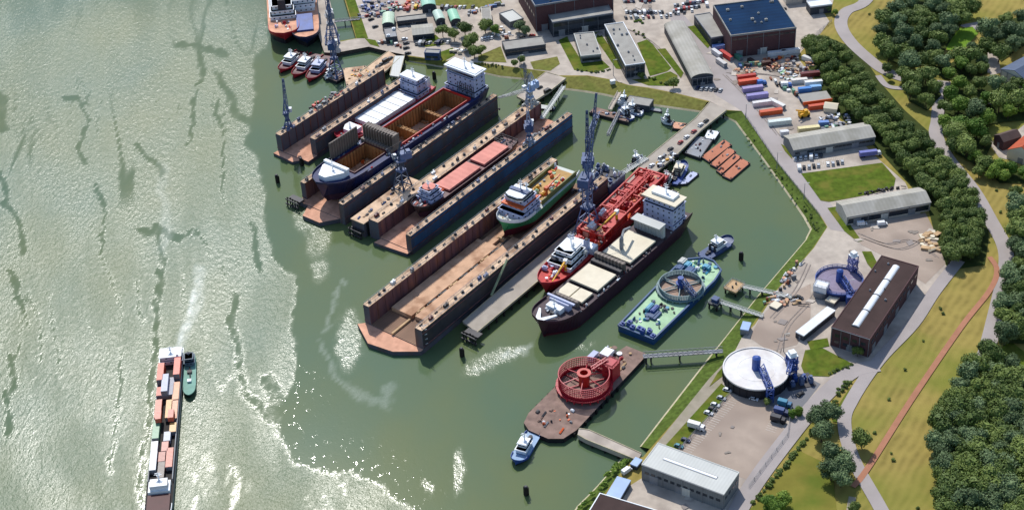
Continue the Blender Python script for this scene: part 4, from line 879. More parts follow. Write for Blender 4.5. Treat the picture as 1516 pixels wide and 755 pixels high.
# ------------------------------------------------------------------ floating docks (local x along the dock, local y towards smaller b)
def fbox(mb, x0, x1, y0, y1, z0, z1, ms):   # bottom, top, y0, x1, y1, x0
    if y0 > y1: y0, y1 = y1, y0
    mb.bx(x0, x1, y0, y1, z0, z1); mb.m[-6:] = ms
def dock(name, label, a0, a1, b0, b1, t0, t1, hw, apron, outL=4, outR=4, seed=0, floor=rustdeck, zf=3.0, wl=(0, 0), wr=(0, 0), inner=3):
    bc = (b0+b1)/2; r = root(name, label, 'floating dock', H(a0, bc), HA); L = a1-a0; wy = (b1-b0)/2; q = random.Random(seed)
    MBp = MB(); fbox(MBp, 0, L, -wy, wy, -3, zf, [0, 1, 0, 0, 0, 0]); MBp.build('pontoon', [dockgrey, floor], r)
    MB().prism([(x, bc-b) for x, b in apron], -1.2, zf-.4, m=0, mtop=1).build('apron', [dockgrey, rustdeck], r)
    ms = [dockgrey, dockwalk, dockout, dockin, dk]
    for k, (y0, y1, (s0, s1), om) in enumerate(((wy, wy-t0, wl, outL), (-wy, -wy+t1, wr, outR))):
        m = MB(); ins, out = (inner, om)
        lo, hi = min(y0, y1), max(y0, y1)
        fbox(m, s0, L-s1, lo, hi, zf, hw, [0, 1, (ins if k == 0 else out), 0, (out if k == 0 else ins), 0]) 
        o = m.build('dock_wall', ms, r)
        rb = MB(); n = int((L-s0-s1)/6)
        for i in range(n+1):       # frames and rubbing strakes on the wall faces
            x = s0+.3+i*(L-s0-s1-.6)/n
            yi = lo if k == 0 else hi; sg = -1 if k == 0 else 1
            rb.bx(x-.2, x+.2, yi, yi+sg*.35, zf+.1, hw-1)
        yo = hi if k == 0 else lo; sg = 1 if k == 0 else -1
        for zz in (zf+1, hw-2.2): rb.bx(s0, L-s1, yo, yo+sg*.4, zz, zz+.5)
        rb.build('wall_frames', [dockin if outL != 2 else dk], o)
        rl = MB(); rl.rail([(s0+.4, lo+.3, hw), (L-s1-.4, lo+.3, hw)], 1.2, .12, 5).rail([(s0+.4, hi-.3, hw), (L-s1-.4, hi-.3, hw)], 1.2, .12, 5); rl.build('railing', greys, o)
        for i in range(int(L/6.5)):
            x = s0+4+i*6.5+q.uniform(-2, 2); 
            if x > L-s1-3: break
            y = q.uniform(lo+1.2, hi-1.2); b = MB(); kk = q.random()
            if kk < .45: b.cyl(x, y, hw, hw+.5, 1.0, n=10).cyl(x, y, hw+.5, hw+1.3, .5, .7, n=10); b.build('capstan', dk, o)
            elif kk < .8: b.box(x, y, hw, q.uniform(1.5, 3.2), 1.4, q.uniform(.8, 2)); b.box(x+.4, y, hw+2, .8, .6, .3); b.build('deck_locker', [greys, white, dk, navy, maroon][q.randrange(5)], o)
            else: b.cyl(x-.6, y, hw, hw+.8, .35, n=8).cyl(x+.6, y, hw, hw+.8, .35, n=8).box(x, y, hw, 2.2, .9, .2); b.build('bollard', dk, o)
    return r, L, wy
r, L, wy = dock('floating_dock', 'largest dry dock, its near end empty with orange timber floor and a six sided apron', 3, 168, -4.2, 35, 4, 4.6, 14.6,
   [(0, -4), (-3, -7), (-12, 8), (-10, 23), (-2, 34.8), (0, 34.8)], seed=3, floor=ramp, outL=0)
MB().bx(15, 88, .8, 14.3, 3.02, 5.4).bx(88, 160, 5, 12, 3.02, 4.6).build('timber_floor', ply, r); MB().bx(16, 100, -15, -.8, 3.02, 5.4).bx(100, 160, -12, -4, 3.02, 4.6).build('timber_floor', ply, r)
for k in range(9): MB().bx(18+k*9, 25+k*9, -.7, .7, 3.0, 5.0).bx(19+k*9, 21+k*9, -.4, .4, 5, 5.7).build('keel_block', dk if k % 3 else timber, r)
for k in range(10): MB().box(96+k*6.5, 0+4, 3, 1.6, 5, 1.9).box(96+k*6.5, 4, 4.9, 1, 3.6, .5).build('keel_block', timber, r)
MB().bx(-.3, 14, .5, 1.6, 3, 4.1).build('sill_beam', timber, r)
b = MB()
for i in range(5): b.bar((2.0, -17.5, 3+i*3), (2.0, -21, 6+i*3), .3, 0)
b.build('stair_tower', white, r)
MB().bx(60, 66, wy-.2, wy+.6, 4, 9).build('fender_panel', navy, r)
b = MB().bar((70, -wy-.6, 16), (52, -wy-3.2, 5), .9).rail([(70, -wy-.6, 16), (52, -wy-3.2, 5)], 1.1, .12, 3); b.build('gangway', mat('pale_green_gangway', '8f9c7c', .6), r)
dock('floating_dock', 'dry dock with blue outer wall holding the coaster with salmon hatches', 65, 217, -55, -24.5, 7, 3.4, 12.5, [(0, -47), (-5, -48), (-3, -25.5), (0, -25)], seed=5, outR=2, outL=0, zf=2.5)
dock('floating_dock', 'dry dock carrying the long blue hulled cargo ship', 66, 208, -111, -74.5, 3.4, 3.4, 14, [(0, -103), (-9, -99), (-9, -86), (0, -79)], seed=7, outR=0, outL=0, wl=(4, 100))
dock('floating_dock', 'small far left dry dock with dark grey walls and a pale apron', 101, 196, -160.5, -135.5, 4.2, 4.2, 13.5, [(0, -160), (-4, -160.5), (-5, -144), (0, -140)], seed=9, outR=0, outL=0, zf=2.2, wr=(8, 0), inner=0)

# ------------------------------------------------------------------ cranes
def portal_crane(name, label, loc, rz, hp, sp, ht, jl, jaz, jel, m, m2=None, scale=1.0, house=(7, 4.5, 4), group=None):
    m2 = m2 or m; r = root(name, label, 'crane', loc, rz, group); s = sp/2
    for x in (-1, 1):
        for y in (-1, 1): MB().bar((x*s, y*s, 0), (x*s*.45, y*s*.45, hp), .65, 0, 4, .5).box(x*s, y*s, 0, 2.4, 1.2, 1.1).build('leg', m, r)
    b = MB()
    for z, k in ((1.2, 1.0), (hp*.55, .70)):
        for y in (-1, 1): b.bar((-s*k, y*s*k, z), (s*k, y*s*k, z), .5); b.bar((y*s*k, -s*k, z), (y*s*k, s*k, z), .5)
    for y in (-1, 1): b.bar((-s, y*s, 1.2), (s*.7, y*s*.7, hp*.55), .35).bar((s, y*s, 1.2), (-s*.7, y*s*.7, hp*.55), .35)
    b.build('portal_bracing', m, r); MB().box(0, 0, hp, sp*.55, sp*.55, 1.2).build('portal_platform', m2, r)
    MB().truss((0, 0, hp+1.2), (0, 0, hp+ht), sp*.34, max(2, int(ht/3.5)), .25, 0).cyl(0, 0, hp+1.2, hp+ht, .8, n=8).build('tower', m, r)
    z = hp+ht; o = MB().box(0, 0, z, house[0]*.8, house[0]*.8, .8, jaz).build('slewing_platform', m2, r)
    c, sn = cos(jaz), sin(jaz); hx = -house[0]*.45
    MB().box(hx*c, hx*sn, z+.8, house[0], house[1], house[2], jaz).box((hx-2)*c, (hx-2)*sn, z+.8+house[2], 2.4, 3, .7, jaz).build('machinery_house', m2, r)
    MB().box(2.6*c+2.2*sn, 2.6*sn-2.2*c, z+.8, 2.4, 1.9, 2.6, jaz).build('operator_cab', white, r)
    top = Vector((-1.5*c, -1.5*sn, z+12)); b = MB()
    for sgn in (1, -1): b.bar((1.6*c-sgn*1.6*sn, 1.6*sn+sgn*1.6*c, z+.8), top, .5); b.bar((-4*c-sgn*1.6*sn, -4*sn+sgn*1.6*c, z+house[2]), top, .4)
    b.build('a_frame', m, r)
    d = Vector((c*cos(jel), sn*cos(jel), sin(jel))); p = Vector((2.8*c, 2.8*sn, z+1.5)); MB().truss(p, p+d*jl, 1.8, int(jl/3.2), .17, 0, .8).build('jib', m, r)
    b = MB().bar(top, p+d*jl, .16).bar(top, p+d*jl*.6, .16); t = p+d*jl; b.bar(t, (t.x, t.y, max(6, t.z-jl*.35)), .1).box(t.x, t.y, max(5, t.z-jl*.35-1.2), .8, .8, 1.3); b.build('hoist_ropes', dk, r); return r
portal_crane('shipyard_crane', 'tall dark blue crane with raised lattice jib on the pier beside the red ship', H(131, 47, 4.3), radians(50), 16, 11, 17, 45, radians(20), radians(66), craneb, navy, house=(9, 6, 5))
portal_crane('shipyard_crane', 'dark blue crane standing on the far end of the big dock wall', H(152, 32.8, 14.6), HA, 7, 6, 12, 26, radians(35), radians(72), navy, navy, house=(9, 6, 5))
portal_crane('shipyard_crane', 'grey blue crane on the dock wall beside the blue ship bow', H(102, -61.5, 9.5), HA, 12, 8, 7, 9, radians(150), radians(60), mat('crane_dark_teal', '3c4a60', .6, var=.2, dirt=.3), craneb)
portal_crane('shipyard_crane', 'navy crane with pale jib on the right wall of the second dock', H(176, -26.2, 12.5), HA, 5, 4, 6, 17, radians(40), radians(60), mat('pale_steel_blue', '8a94a8', .5), navy)
portal_crane('shipyard_crane', 'slim dark crane with upright thin jib on the far left dock', H(110, -158.2, 13.5), HA, 5, 4, 4, 20, radians(40), radians(78), craneb, navy, house=(3.5, 2.6, 2.4))
portal_crane('shipyard_crane', 'pale blue crane at the shore end of the dock carrying the coaster', H(212, -52, 12.5), HA, 5, 6, 5, 21, radians(165), radians(8), rooflt, roofblue, house=(6, 4, 3.5))
portal_crane('shipyard_crane', 'slender grey crane rising over the shore end of the docks', H(221, -60, 4), HA, 7, 5, 5, 15, radians(60), radians(80), greys, greys, house=(3, 3, 2.5))
c0 = P(498, 116, 0)
r = root('crane_pontoon', 'dark square pontoon carrying a tall crane beside the moored tugs', 'pontoon', c0, HA); MB().bx(-6, 6, -6, 6, -1, 2).build('pontoon_hull', blackh, r); MB().bx(-5.8, 5.8, -5.8, 5.8, 2, 2.1).build('deck', barged, r); clutter(r, 'deck_gear', -5, 5, -5, 5, 2.1, 6, [greys, navy, white], 2)
portal_crane('harbour_crane', 'very tall dark crane on a pontoon between tugs and debris barge', (c0.x, c0.y, 2.1), HA, 12, 7, 9, 32, radians(38), radians(80), craneb, navy)
portal_crane('harbour_crane', 'grey lattice crane on the quay beside the moored red and white ships', P(492, 60, 3.1), radians(95), 12, 9, 6, 26, radians(10), radians(74), craneb, greys)

r = root('dock_end_platform', 'dark blue steel platform block at the far end of the big dock', 'platform', H(176, 27), HA); MB().bx(-8, 8, -9, 9, -2, 8.5).build('platform_block', [navy], r); MB().bx(-7.8, 7.8, -8.8, 8.8, 8.5, 8.7).build('deck', dk, r); MB().rail([(-8, -9, 8.6), (8, -9, 8.6), (8, 9, 8.6), (-8, 9, 8.6)], 1.2, .15, 3, close=True).build('railing', craneb, r); clutter(r, 'deck_gear', -7, 7, -8, 8, 8.7, 30, [navy, craneb, greys, dk, white], 77, (.8, 3), (.6, 3))
# ------------------------------------------------------------------ cable carousels
def carousel(name, label, loc, R_, h, wallm, deckm, hubm, cage=False, rz=0, hub=(2, 8), zdeck=None, cat='cable carousel', railm=None):
    r = root(name, label, cat, loc, rz)
    if cage:
        MB().cyl(0, 0, 0, 1.2, R_, n=48).build('turntable', deckm, r)
        b = MB(); n = 84
        for i in range(n):
            a = 2*pi*i/n; b.bar((R_*cos(a), R_*sin(a), .6), (R_*cos(a)*1.01, R_*sin(a)*1.01, h), .3)
        for k in range(1, 8): b.ring(0, 0, h*k/7-.24, h*k/7, R_-.2, R_+.2, 48)
        b.ring(0, 0, .4, h*.36, R_-.15, R_-.05, 48)
        b.build('cage', wallm, r)
        b = MB()
        for i in range(22): a = 2*pi*i/22; b.box((R_+.9)*cos(a), (R_+.9)*sin(a), .2, 1.6, .5, 1.6, a)
        b.ring(0, 0, 1.3, 1.7, R_+.3, R_+1.5, 48); b.build('guide_rollers', wallm, r)
        MB().ring(0, 0, 1.2, h*.98, hub[0]-.4, hub[0], 20).ring(0, 0, h*.98, h+.4, hub[0]-.6, hub[0]+.9, 20).build('hub', hubm, r)
        for i in range(6):
            a = 2*pi*i/6+.3; MB().bar((hub[0]*cos(a), hub[0]*sin(a), h*.8), (R_*cos(a), R_*sin(a), h*.62), .4).bar((hub[0]*cos(a), hub[0]*sin(a), 1.8), (R_*cos(a), R_*sin(a), 1.6), .5).build('spoke', wallm, r)
    else:
        MB().cyl(0, 0, 0, h, R_, n=56).build('drum_wall', wallm, r)
        o = MB().cyl(0, 0, h, h+.25, R_-.4, n=56).ring(0, 0, h+.25, h+.32, R_*.55, R_*.6, 48).build('turntable', deckm, r)
        MB().ring(0, 0, h-.1, h+.7, R_-.35, R_+.25, 56).build('rim', railm or deckm, r)
        b = MB()
        for i in range(28):
            a = 2*pi*i/28; b.bx(0, 0, 0, 0, 0, 0) if 0 else b.box((R_+.15)*cos(a), (R_+.15)*sin(a), .1, .35, .35, h-.2, a)
        b.build('wall_ribs', wallm, r)
        MB().cyl(0, 0, h+.3, h+hub[1], hub[0], n=16).cyl(0, 0, h+hub[1], h+hub[1]+.8, hub[0], hub[0]*.4, n=16).build('hub', hubm, r)
    return r
blueM = mat('strong_blue', '2f4f96', .5, var=.15, dirt=.2); purp = mat('purple_grey_deck', '83788e', .7, var=.12, dirt=.3)
whdeck = mat('white_turntable', 'dad7d4', .6, var=.1, scale=.2, dirt=.45, dcol='b0a49c')
q = H(76, 184.3, ZL+.15); r = carousel('shore_carousel', 'white topped round cable carousel tank on land beside the car park', q, 15.8, 5.6, mat('tank_black', '20222a', .6), whdeck, blueM, hub=(2.1, 7))
MB().cyl(3.2, -5.2, 6, 7.4, 2.1, 1.9, n=16).cyl(3.2, -5.2, 7.4, 8.6, 1.9, .4, n=16).build('coil_dome', white, r); b = MB().truss((2, -1.5, 8.5), (4, -16.5, 7.2), 2.6, 6, .3).truss((4, -17, 0), (4, -17, 8), 3, 3, .35); b.build('loading_bridge', blueM, r)
def lattice_tower(name, label, loc, rz, hh, w_, m, cab=white, arm=None):
    r = root(name, label, 'tower', loc, rz); MB().truss((0, 0, 0), (0, 0, hh), w_, max(3, int(hh/3)), .32).build('mast', m, r); MB().box(0, 0, hh, w_*1.15, w_*1.15, .4).box(0, 0, hh+.4, w_*.8, w_*.8, 1.8).build('top_cab', cab, r)
    for k in range(2): MB().box(0, 0, hh*(k+1)/3, w_*1.3, w_*1.3, .25).rail([(-w_*.65, -w_*.65, hh*(k+1)/3+.2), (w_*.65, -w_*.65, hh*(k+1)/3+.2), (w_*.65, w_*.65, hh*(k+1)/3+.2), (-w_*.65, w_*.65, hh*(k+1)/3+.2)], 1.1, .12, 2, close=True).build('landing', m, r)
    if arm: MB().truss((0, 0, hh*.8), arm, 1.8, 5, .25).build('feed_arm', m, r)
    return r
tl = H(88, 197, ZL+.1); lattice_tower('loading_tower', 'blue lattice loading tower beside the white carousel', tl, .3, 12, 4, blueM, arm=(-6, -8, 9))
r = root('winch_plant', 'blue winch machinery in the shadow beside the white carousel', 'machinery', H(85, 203, ZL+.1), .2)
for k in range(5): MB().box(-4+k*2.3, (k % 2)*3-2, 0, 2, 2.6, 2.2+k % 3).cyl(-4+k*2.3, (k % 2)*3-2, 2.2+k % 3, 3.4+k % 3, .8, n=10).build('winch_unit', blueM if k % 2 else craneb, r)
MB().bx(-7, 7, -5, 5, 0, .35).build('skid', dk, r)
q = H(162.5, 183.5, ZL+.1); r = carousel('shore_carousel', 'round blue railed cable carousel with purple deck near the dark brick hall', q, 11.9, 3.8, mat('blue_dark_wall', '26345e', .6), purp, blueM, hub=(1.8, 7), railm=blueM)
b = MB()
for i in range(30): a = 2*pi*i/30; b.bar((12*cos(a), 12*sin(a), 3.8), (12.3*cos(a), 12.3*sin(a), 6), .18)
b.ring(0, 0, 5.7, 5.95, 12.1, 12.4, 40).ring(0, 0, 4.8, 5.0, 12.0, 12.3, 40); b.build('rail_cage', blueM, r)
MB().cyl(3.5, -3.2, 4, 5.4, 1.5, n=12).cyl(3.5, -3.2, 5.4, 6.2, 1.4, .4, n=12).bar((3.5, -3.2, 5), (0, 0, 10), .5).build('coil_dome', greys, r); MB().truss((1, -1, 7), (4, -12.5, 5), 2.4, 5, .3).box(4, -13.5, 0, 6, 4, 5).build('loading_bridge', blueM, r)
lattice_tower('loading_tower', 'pale purple lattice tower behind the purple decked carousel', P(1261, 408, ZL+.1), .5, 13, 3.4, mat('lilac_steel', '7c80b0', .5))
q = P(1240, 437, ZL+.1); r = root('winch_plant', 'blue winch machinery in front of the purple decked carousel', 'machinery', q, .9)
for k in range(4): MB().box(-3+k*2, 0, 0, 1.7, 3.4, 2+k % 2).cyl(-3+k*2, 0, 2+k % 2, 3+k % 2, .6, n=8).build('winch_unit', [blueM, dk, craneb, navy][k], r)

# --- blue and green cable barge with its carousel
r, L = ship_root('cable_barge', 'blue edged cable barge with pale green deck moored at the dolphins', 72.5, 117, 146, 115, 'barge')
b = MB()
pl = [(0, -10.5), (0, 10.5), (L*.8, 11.5), (L*.92, 9.5), (L, 3), (L, -3), (L*.93, -10.5), (L*.8, -12)]
tealb = mat('teal_blue', '1e4a78', .5, var=.15, dirt=.2); teal2 = mat('light_teal', '4c9ab8', .5, var=.1, dirt=.2)
b.prism(pl, -2, 3.2, m=0, mtop=1, k=1.0); b.build('hull', [tealb, seafoam], r)
b = MB()
for i in range(len(pl)):
    p, q_ = Vector((*pl[i], 3.2)), Vector((*pl[(i+1) % len(pl)], 3.2)); b.bar(p+Vector((0, 0, .5)), q_+Vector((0, 0, .5)), .9)
b.build('bulwark', tealb, r)
for k in range(7): MB().box(1.8+(k % 2)*1.6, -9+k*3, 3.2, 2.6, 2.2, 1.6+(k % 3)*.6).cyl(1.8+(k % 2)*1.6, -9+k*3, 4.8+(k % 3)*.6, 5.6+(k % 3)*.6, .6, n=10).build('mooring_winch', blueM, r)
for (x, y, sx, sy, h_, m) in ((20, 1, 6, 2.2, 2.6, blueM), (20, 4, 6, 2.2, 2.6, teal2), (17, 0, 7, 6, 1.2, tealb), (58, 2, 5, 5, 2.8, tealb), (62, 6, 4, 3, 2.5, teal2), (57, 8, 4, 3.5, 2.6, tealb), (66, -3, 3, 4, 2.0, teal2), (63, 10, 5, 3.4, 2.6, rooflt)):
    MB().box(x, y, 3.2, sx, sy, h_).box(x, y, 3.2+h_, sx*.9, sy*.5, .3).build('deck_cabin', m, r)
clutter(r, 'deck_gear', 5, 28, -9, 9, 3.2, 40, [seafoam, teal2, dk, white, tealb, greys], 71, (.7, 2.4), (.4, 1.6)); clutter(r, 'deck_gear', 54, 71, -8, 9, 3.2, 34, [seafoam, teal2, tealb, white], 72, (.7, 2.6), (.4, 1.8))
for a_, b_, l_ in ((88, -66, 'beige topped guide pier between the blue ship dock and the coaster dock'),):
    r = root('guide_pier', l_, 'pier', H(63, -61.8), HA); MB().bx(0, 50, -4.6, 4.6, -3, 9).build('pier_wall', dockgrey, r); MB().bx(-.3, 50.3, -4.9, 4.9, 9, 9.5).build('deck', dockwalk, r)
    for i in range(9): MB().bx(2+i*5.4, 2.6+i*5.4, -5.5, -4.6, -1, 8.5).build('fender', rubber, r)
    clutter(r, 'deck_gear', 2, 46, -4, 4, 9.5, 14, [dk, greys, dockwalk, navy], 19)
q = H(115.5, 116.5, 3.2); r = carousel('deck_carousel', 'grey caged cable carousel with tan turntable standing on the blue green barge', q, 11.3, 4.4, mat('grey_cage', '6c8488', .5), mat('tan_turntable', 'a58a78', .8, var=.1, dirt=.3), blueM, cage=True, hub=(1.6, 5))
MB().cyl(0, 0, 1.2, 8, 1.6, n=14).build('hub_tower', blueM, r); MB().truss((1, -2, 7.5), (6, -12.5, 5), 2, 5, .25).build('feed_arm', navy, r); MB().cyl(3, -4.5, 1.3, 3, 1.6, n=12).build('coil_dome', greys, r)
# --- crimson carousel barge
r, L = ship_root('carousel_barge', 'grey brown deck barge carrying the big crimson carousel', 60, 118.5, -15.5, 121, 'barge')
pl = [(-2, 0), (-2, 11), (2, 12.4), (L*.84, 13), (L*.95, 11), (L, 5), (L, -6), (L*.96, -11), (L*.87, -13), (L*.25, -13), (10, -12), (7, -2)]
MB().prism(pl, -2, 2.8, m=0, mtop=1).build('hull', [blackh, barged], r)
for i in range(18): MB().box(L*.3+i*2.4+2, 13.2 if i % 2 else -13.2, .2, 1.2, .7, 2.2).build('tyre_fender', rubber, r)
clutter(r, 'deck_gear', L*.70, L*.93, -10, 9, 2.8, 20, [white, greys, orange, barged, dk, barged], 81, (.6, 2.2), (.3, 1.2)); clutter(r, 'deck_gear', 2, 17, -7, 8, 2.8, 22, [crim, dk, timber, white, dockwalk, barged], 82, (.8, 3), (.4, 2))
MB().box(22.5, 6.5, 2.8, 7, 6, 9).box(22.5, 6.5, 11.8, 5, 4, .8).rail([(19.2, 3.7, 11.8), (25.8, 3.7, 11.8), (25.8, 9.3, 11.8), (19.2, 9.3, 11.8)], 1.1, .15, 2, close=True).build('winch_tower', crim, r); MB().box(10, -4, 2.8, 6, 5, 3).build('deck_cabin', white, r); MB().box(15, -9, 2.8, 6, 3, 2.6).build('deck_cabin', lilac, r)
MB().truss((22, 4, 12.5), (31, 1, 11.5), 1.8, 4, .3).build('feed_arm', crim, r)
carousel('deck_carousel', 'big crimson caged carousel with an open ring hub on the grey brown barge', H(24, 119.2, 3.4), 12.4, 8.6, crim, barged, redp, cage=True, hub=(2.6, 8))

# ------------------------------------------------------------------ tugs and small craft
def tug(name, label, s, e, B=7, hm=crim, dm=maroon, house=white, bl=.45, L_=None, group=None, dk_=.9, bul=.9, z=0, cat='tugboat'):
    d = e-s; r = root(name, label, cat, s, atan2(d.y, d.x), group); L = L_ or d.length
    hull(L, B, -1.2, 1.9, .5, bl, 1.3, (blackh, hm, dm), parent=r, bulwark=bul, blunt=.6, rake=.03)
    o, zz, W_ = decks(r, L*.36, L*.7, B*.62, 2.1, [(0, 0, 0, 2.3), (L*.05, L*.08, .5, 2.2)], house, wins=False); MB().bx(L*.41-.06, L*.62+.06, -B*.31+.42, B*.31-.42, zz-1.3, zz-.4).build('bridge_window', glass, o); MB().bx(L*.4, L*.63, -B*.3, B*.3, zz, zz+.2).build('bridge_roof', house, o)
    mast(o, L*.47, 0, zz, 4.5); funnel(r, L*.34, B*.2, 2, 1.2, 1, 3.4, dk); funnel(r, L*.34, -B*.2, 2, 1.2, 1, 3.4, dk)
    MB().cyl(L*.15, 0, 1.9, 2.8, .9, n=10).box(L*.22, 0, 1.9, 1.4, 2, 1.2).build('tow_winch', dk, r); return r
tug('harbour_tug', 'leftmost crimson tug of the three moored at the quay corner', P(448, 80, 0), P(415, 110, 0), 10)
tug('harbour_tug', 'middle crimson tug of the three moored at the quay corner', P(470, 84, 0), P(435, 118, 0), 10)
tug('harbour_tug', 'rightmost crimson tug with dark wheelhouse at the quay corner', P(488, 87, 0), P(457, 124, 0), 10, house=lilac)
tug('launch', 'small grey launch moored beside the rightmost crimson tug', P(497, 112, 0), P(485, 118, 0), 4, white, greys, white, L_=9, cat='boat')
tug('push_tug', 'blue work tug tied to the near end of the crimson carousel barge', P(790, 645, 0), P(763, 690, 0), 8, blueM, mat('pale_blue_deck', '8aa6c4', .6, dirt=.2), white, .3)
tug('push_tug', 'dark blue push tug with white roof at the far end of the green barge', P(1040, 385, 0), P(1082, 357, 0), 8.5, navy, navy, white, .2)
tug('survey_boat', 'small white boat moored behind the long pier', P(932, 252, 0), P(950, 238, 0), 4.4, white, greys, white, L_=13, cat='boat')
tug('work_boat', 'dark blue work boat under the pier next to a flat pontoon', P(996, 276, 0), P(1013, 245, 0), 8, navy, blueM, cream, .3)
tug('work_boat', 'brown and grey work boat close to the stern of the cargo ship', P(979, 287, 0), P(995, 262, 0), 6, dk, barged, rooflt, .3)
tug('launch', 'white launch moored in front of the dark boathouse', P(937, 158, 0), P(916, 155, 0), 5, white, white, white, L_=12, cat='boat')
tug('launch', 'long white and grey launch on the right of the crane barge', P(951, 172, 0), P(925, 166, 0), 5, lilac, white, white, L_=14, cat='boat')
tug('work_boat', 'blue and white work boat in the middle of the northern mooring', P(935, 180, 0), P(918, 168, 0), 6, blueM, white, white, L_=13)
tug('launch', 'small pale boat beside the pink barge at the pier root', P(996, 186, 0), P(984, 183, 0), 3.5, white, greys, white, L_=8, cat='boat')
def pontoon(name, label, corners, zt=1.4, deck=salmon, hull_=dk, cat='pontoon', group=None, seed=0, n=5, ms=None):
    W_ = [P(x, y, zt) for x, y in corners]; c = sum(W_, Vector())/4; d = W_[1]-W_[0] if (W_[1]-W_[0]).length > (W_[2]-W_[1]).length else W_[2]-W_[1]; rz = atan2(d.y, d.x)
    r = root(name, label, cat, (c.x, c.y, 0), rz, group); R_ = Matrix.Rotation(-rz, 3, 'Z'); pl = [tuple((R_ @ (q-c))[:2]) for q in W_]
    MB().prism(pl, -1, zt-.15).build('hull', hull_, r); MB().prism([(x*.97, y*.94) for x, y in pl], zt-.15, zt).build('deck', deck, r)
    xs_ = [x for x, y in pl]; ys_ = [y for x, y in pl]
    for x, y in pl: MB().cyl(x*.9, y*.8, zt, zt+.7, .25, n=8).box(x*.9, y*.8, zt, 1, .5, .15).build('bollard', dk, r)
    if n: clutter(r, 'deck_gear', min(xs_)*.7, max(xs_)*.7, min(ys_)*.5, max(ys_)*.5, zt, n, ms or [deck, greys, dk], seed, (.6, 1.8), (.3, 1))
    return r
for k, cn in enumerate([[(1038,232),(1050,240),(1084,214),(1072,206)], [(1051,243),(1061,248),(1090,224),(1079,218)], [(1060,252),(1068,258),(1098,232),(1088,227)], [(1069,260),(1082,266),(1111,241),(1098,234)]]):
    pontoon('flat_pontoon', f'{ORD[k]} salmon decked pontoon counted from the pier outward', cn, group='salmon decked pontoons beside the pier', seed=k, n=3)
pontoon('open_barge', 'grey barge with an open dark hold between pier and salmon pontoons', [(1013,226),(1037,234),(1056,206),(1032,201)], 2, greys, dk, 'barge', n=8, ms=[dk, maroon, white], seed=8)
pontoon('white_pontoon', 'small white covered pontoon beside the pier above the salmon ones', [(1042,204),(1058,207),(1066,195),(1048,192)], 2.4, white, dk, n=3)
pontoon('flat_pontoon', 'small grey pontoon beside the dark blue work boat', [(1004,273),(1017,272),(1035,257),(1024,253)], 1.4, lilac, dk, n=2)
pontoon('flat_pontoon', 'pink pontoon left of the pier root', [(995,190),(1015,192),(1018,183),(998,180)], 1.6, rustdeck, dk, n=4)
pontoon('debris_barge', 'barge heaped with yellow and orange scrap beside the far left dock', [(507,101),(541,97),(556,105),(513,130)], 3.4, dockwalk, dk, 'barge', n=46, ms=[yellow, dockwalk, timber, ply, orange, greys], seed=4)
pontoon('crane_barge', 'dark crane barge with lying jib at the northern mooring', [(872,166),(880,158),(934,172),(930,181)], 2.2, barged, dk, 'barge', n=22, ms=[dk, greys, white, rustdeck, navy], seed=6)
pontoon('mooring_pontoon', 'long narrow dark pontoon pointing right of the northern mooring', [(955,162),(980,166),(980,162),(956,158)], 1, greys, dk, n=0)
pontoon('mooring_pontoon', 'small pale pontoon under the footbridge of the second dock', [(793,160),(820,163),(823,158),(796,154)], 1.2, rooflt, dk, n=0)
building('boathouse', 'dark floating boathouse with long grey roof at the northern mooring', (925,152),(961,158),(922,140), 4.6, cladd, roofgrey, gz=.4, cat='boathouse', parapet=.2)
b = MB()
r = root('jib_rest', 'pale lattice jib lying over the side of the crane barge', 'crane jib', P(885, 168, 2.5), 0); MB().truss((0, 0, 0), (-9, -34, 1.5), 2.4, 10, .28).build('lattice', craneb, r); MB().truss((14, 2, 0), (4, -28, 1.5), 1.4, 10, .25).build('lattice', greys, r)

# ships at the top quay
def ship_px(name, label, s, e, z=0, cat='ship'):
    d = e-s; return root(name, label, cat, s, atan2(d.y, d.x)), d.length
s, e = P(432, -230, 0), P(428, 68, 0); sx = P(452, -230, 0)
r, L = ship_px('moored_supply_ship', 'red and white ship with a dark funnel at the top quay nearest the river', P(413, -70, 0), P(424, 72, 0))
hull(L, 21, -3, 9, 4, .12, 1.5, (blackh, crim, rustdeck), parent=r, blunt=1.3, bulwark=1.2)
o, z, W_ = decks(r, L*.62, L*.84, 17, 9, [(0, 0, 0, 3), (2, 2, 1, 3), (4, 4, 2, 3)], white); funnel(r, L*.8, 0, 15, 7, 5.5, 7, dk); mast(o, L*.7, 0, z, 6); clutter(r, 'deck_gear', L*.1, L*.6, -8, 8, 9, 24, [crim, white, orange, greys], 91, (1, 4), (.6, 3)); clutter(r, 'deck_gear', L*.86, L*.95, -6, 6, 9.5, 10, [white, crim, lilac], 92, (.8, 2.4))
r, L = ship_px('moored_supply_ship', 'blue hulled ship with rusty red deck and white bridge at the top quay', P(441, -90, 0), P(456, 78, 0))
hull(L, 19, -3, 8, 3.5, .12, 2.5, (blackh, blueh, rustdeck), parent=r, blunt=1.0, bulwark=1.2)
o, z, W_ = decks(r, L*.66, L*.76, 15, 8, [(0, 0, 0, 3), (0, 0, 0, 3), (1, 1, -1.5, 3)], white); funnel(r, L*.64, 0, 8, 4, 4, 11, dk); mast(o, L*.7, 0, z, 6); clutter(r, 'deck_gear', L*.1, L*.62, -7, 7, 8, 26, [redp, rustdeck, orange, maroon], 93, (1.2, 4.5), (.6, 3)); MB().bx(L*.8, L*.93, -5.5, 5.5, 8.5, 10.4).build('helideck', blueM, r); clutter(r, 'deck_gear', L*.77, L*.95, -6, 6, 8.6, 9, [lilac, blueM, rustdeck], 94)
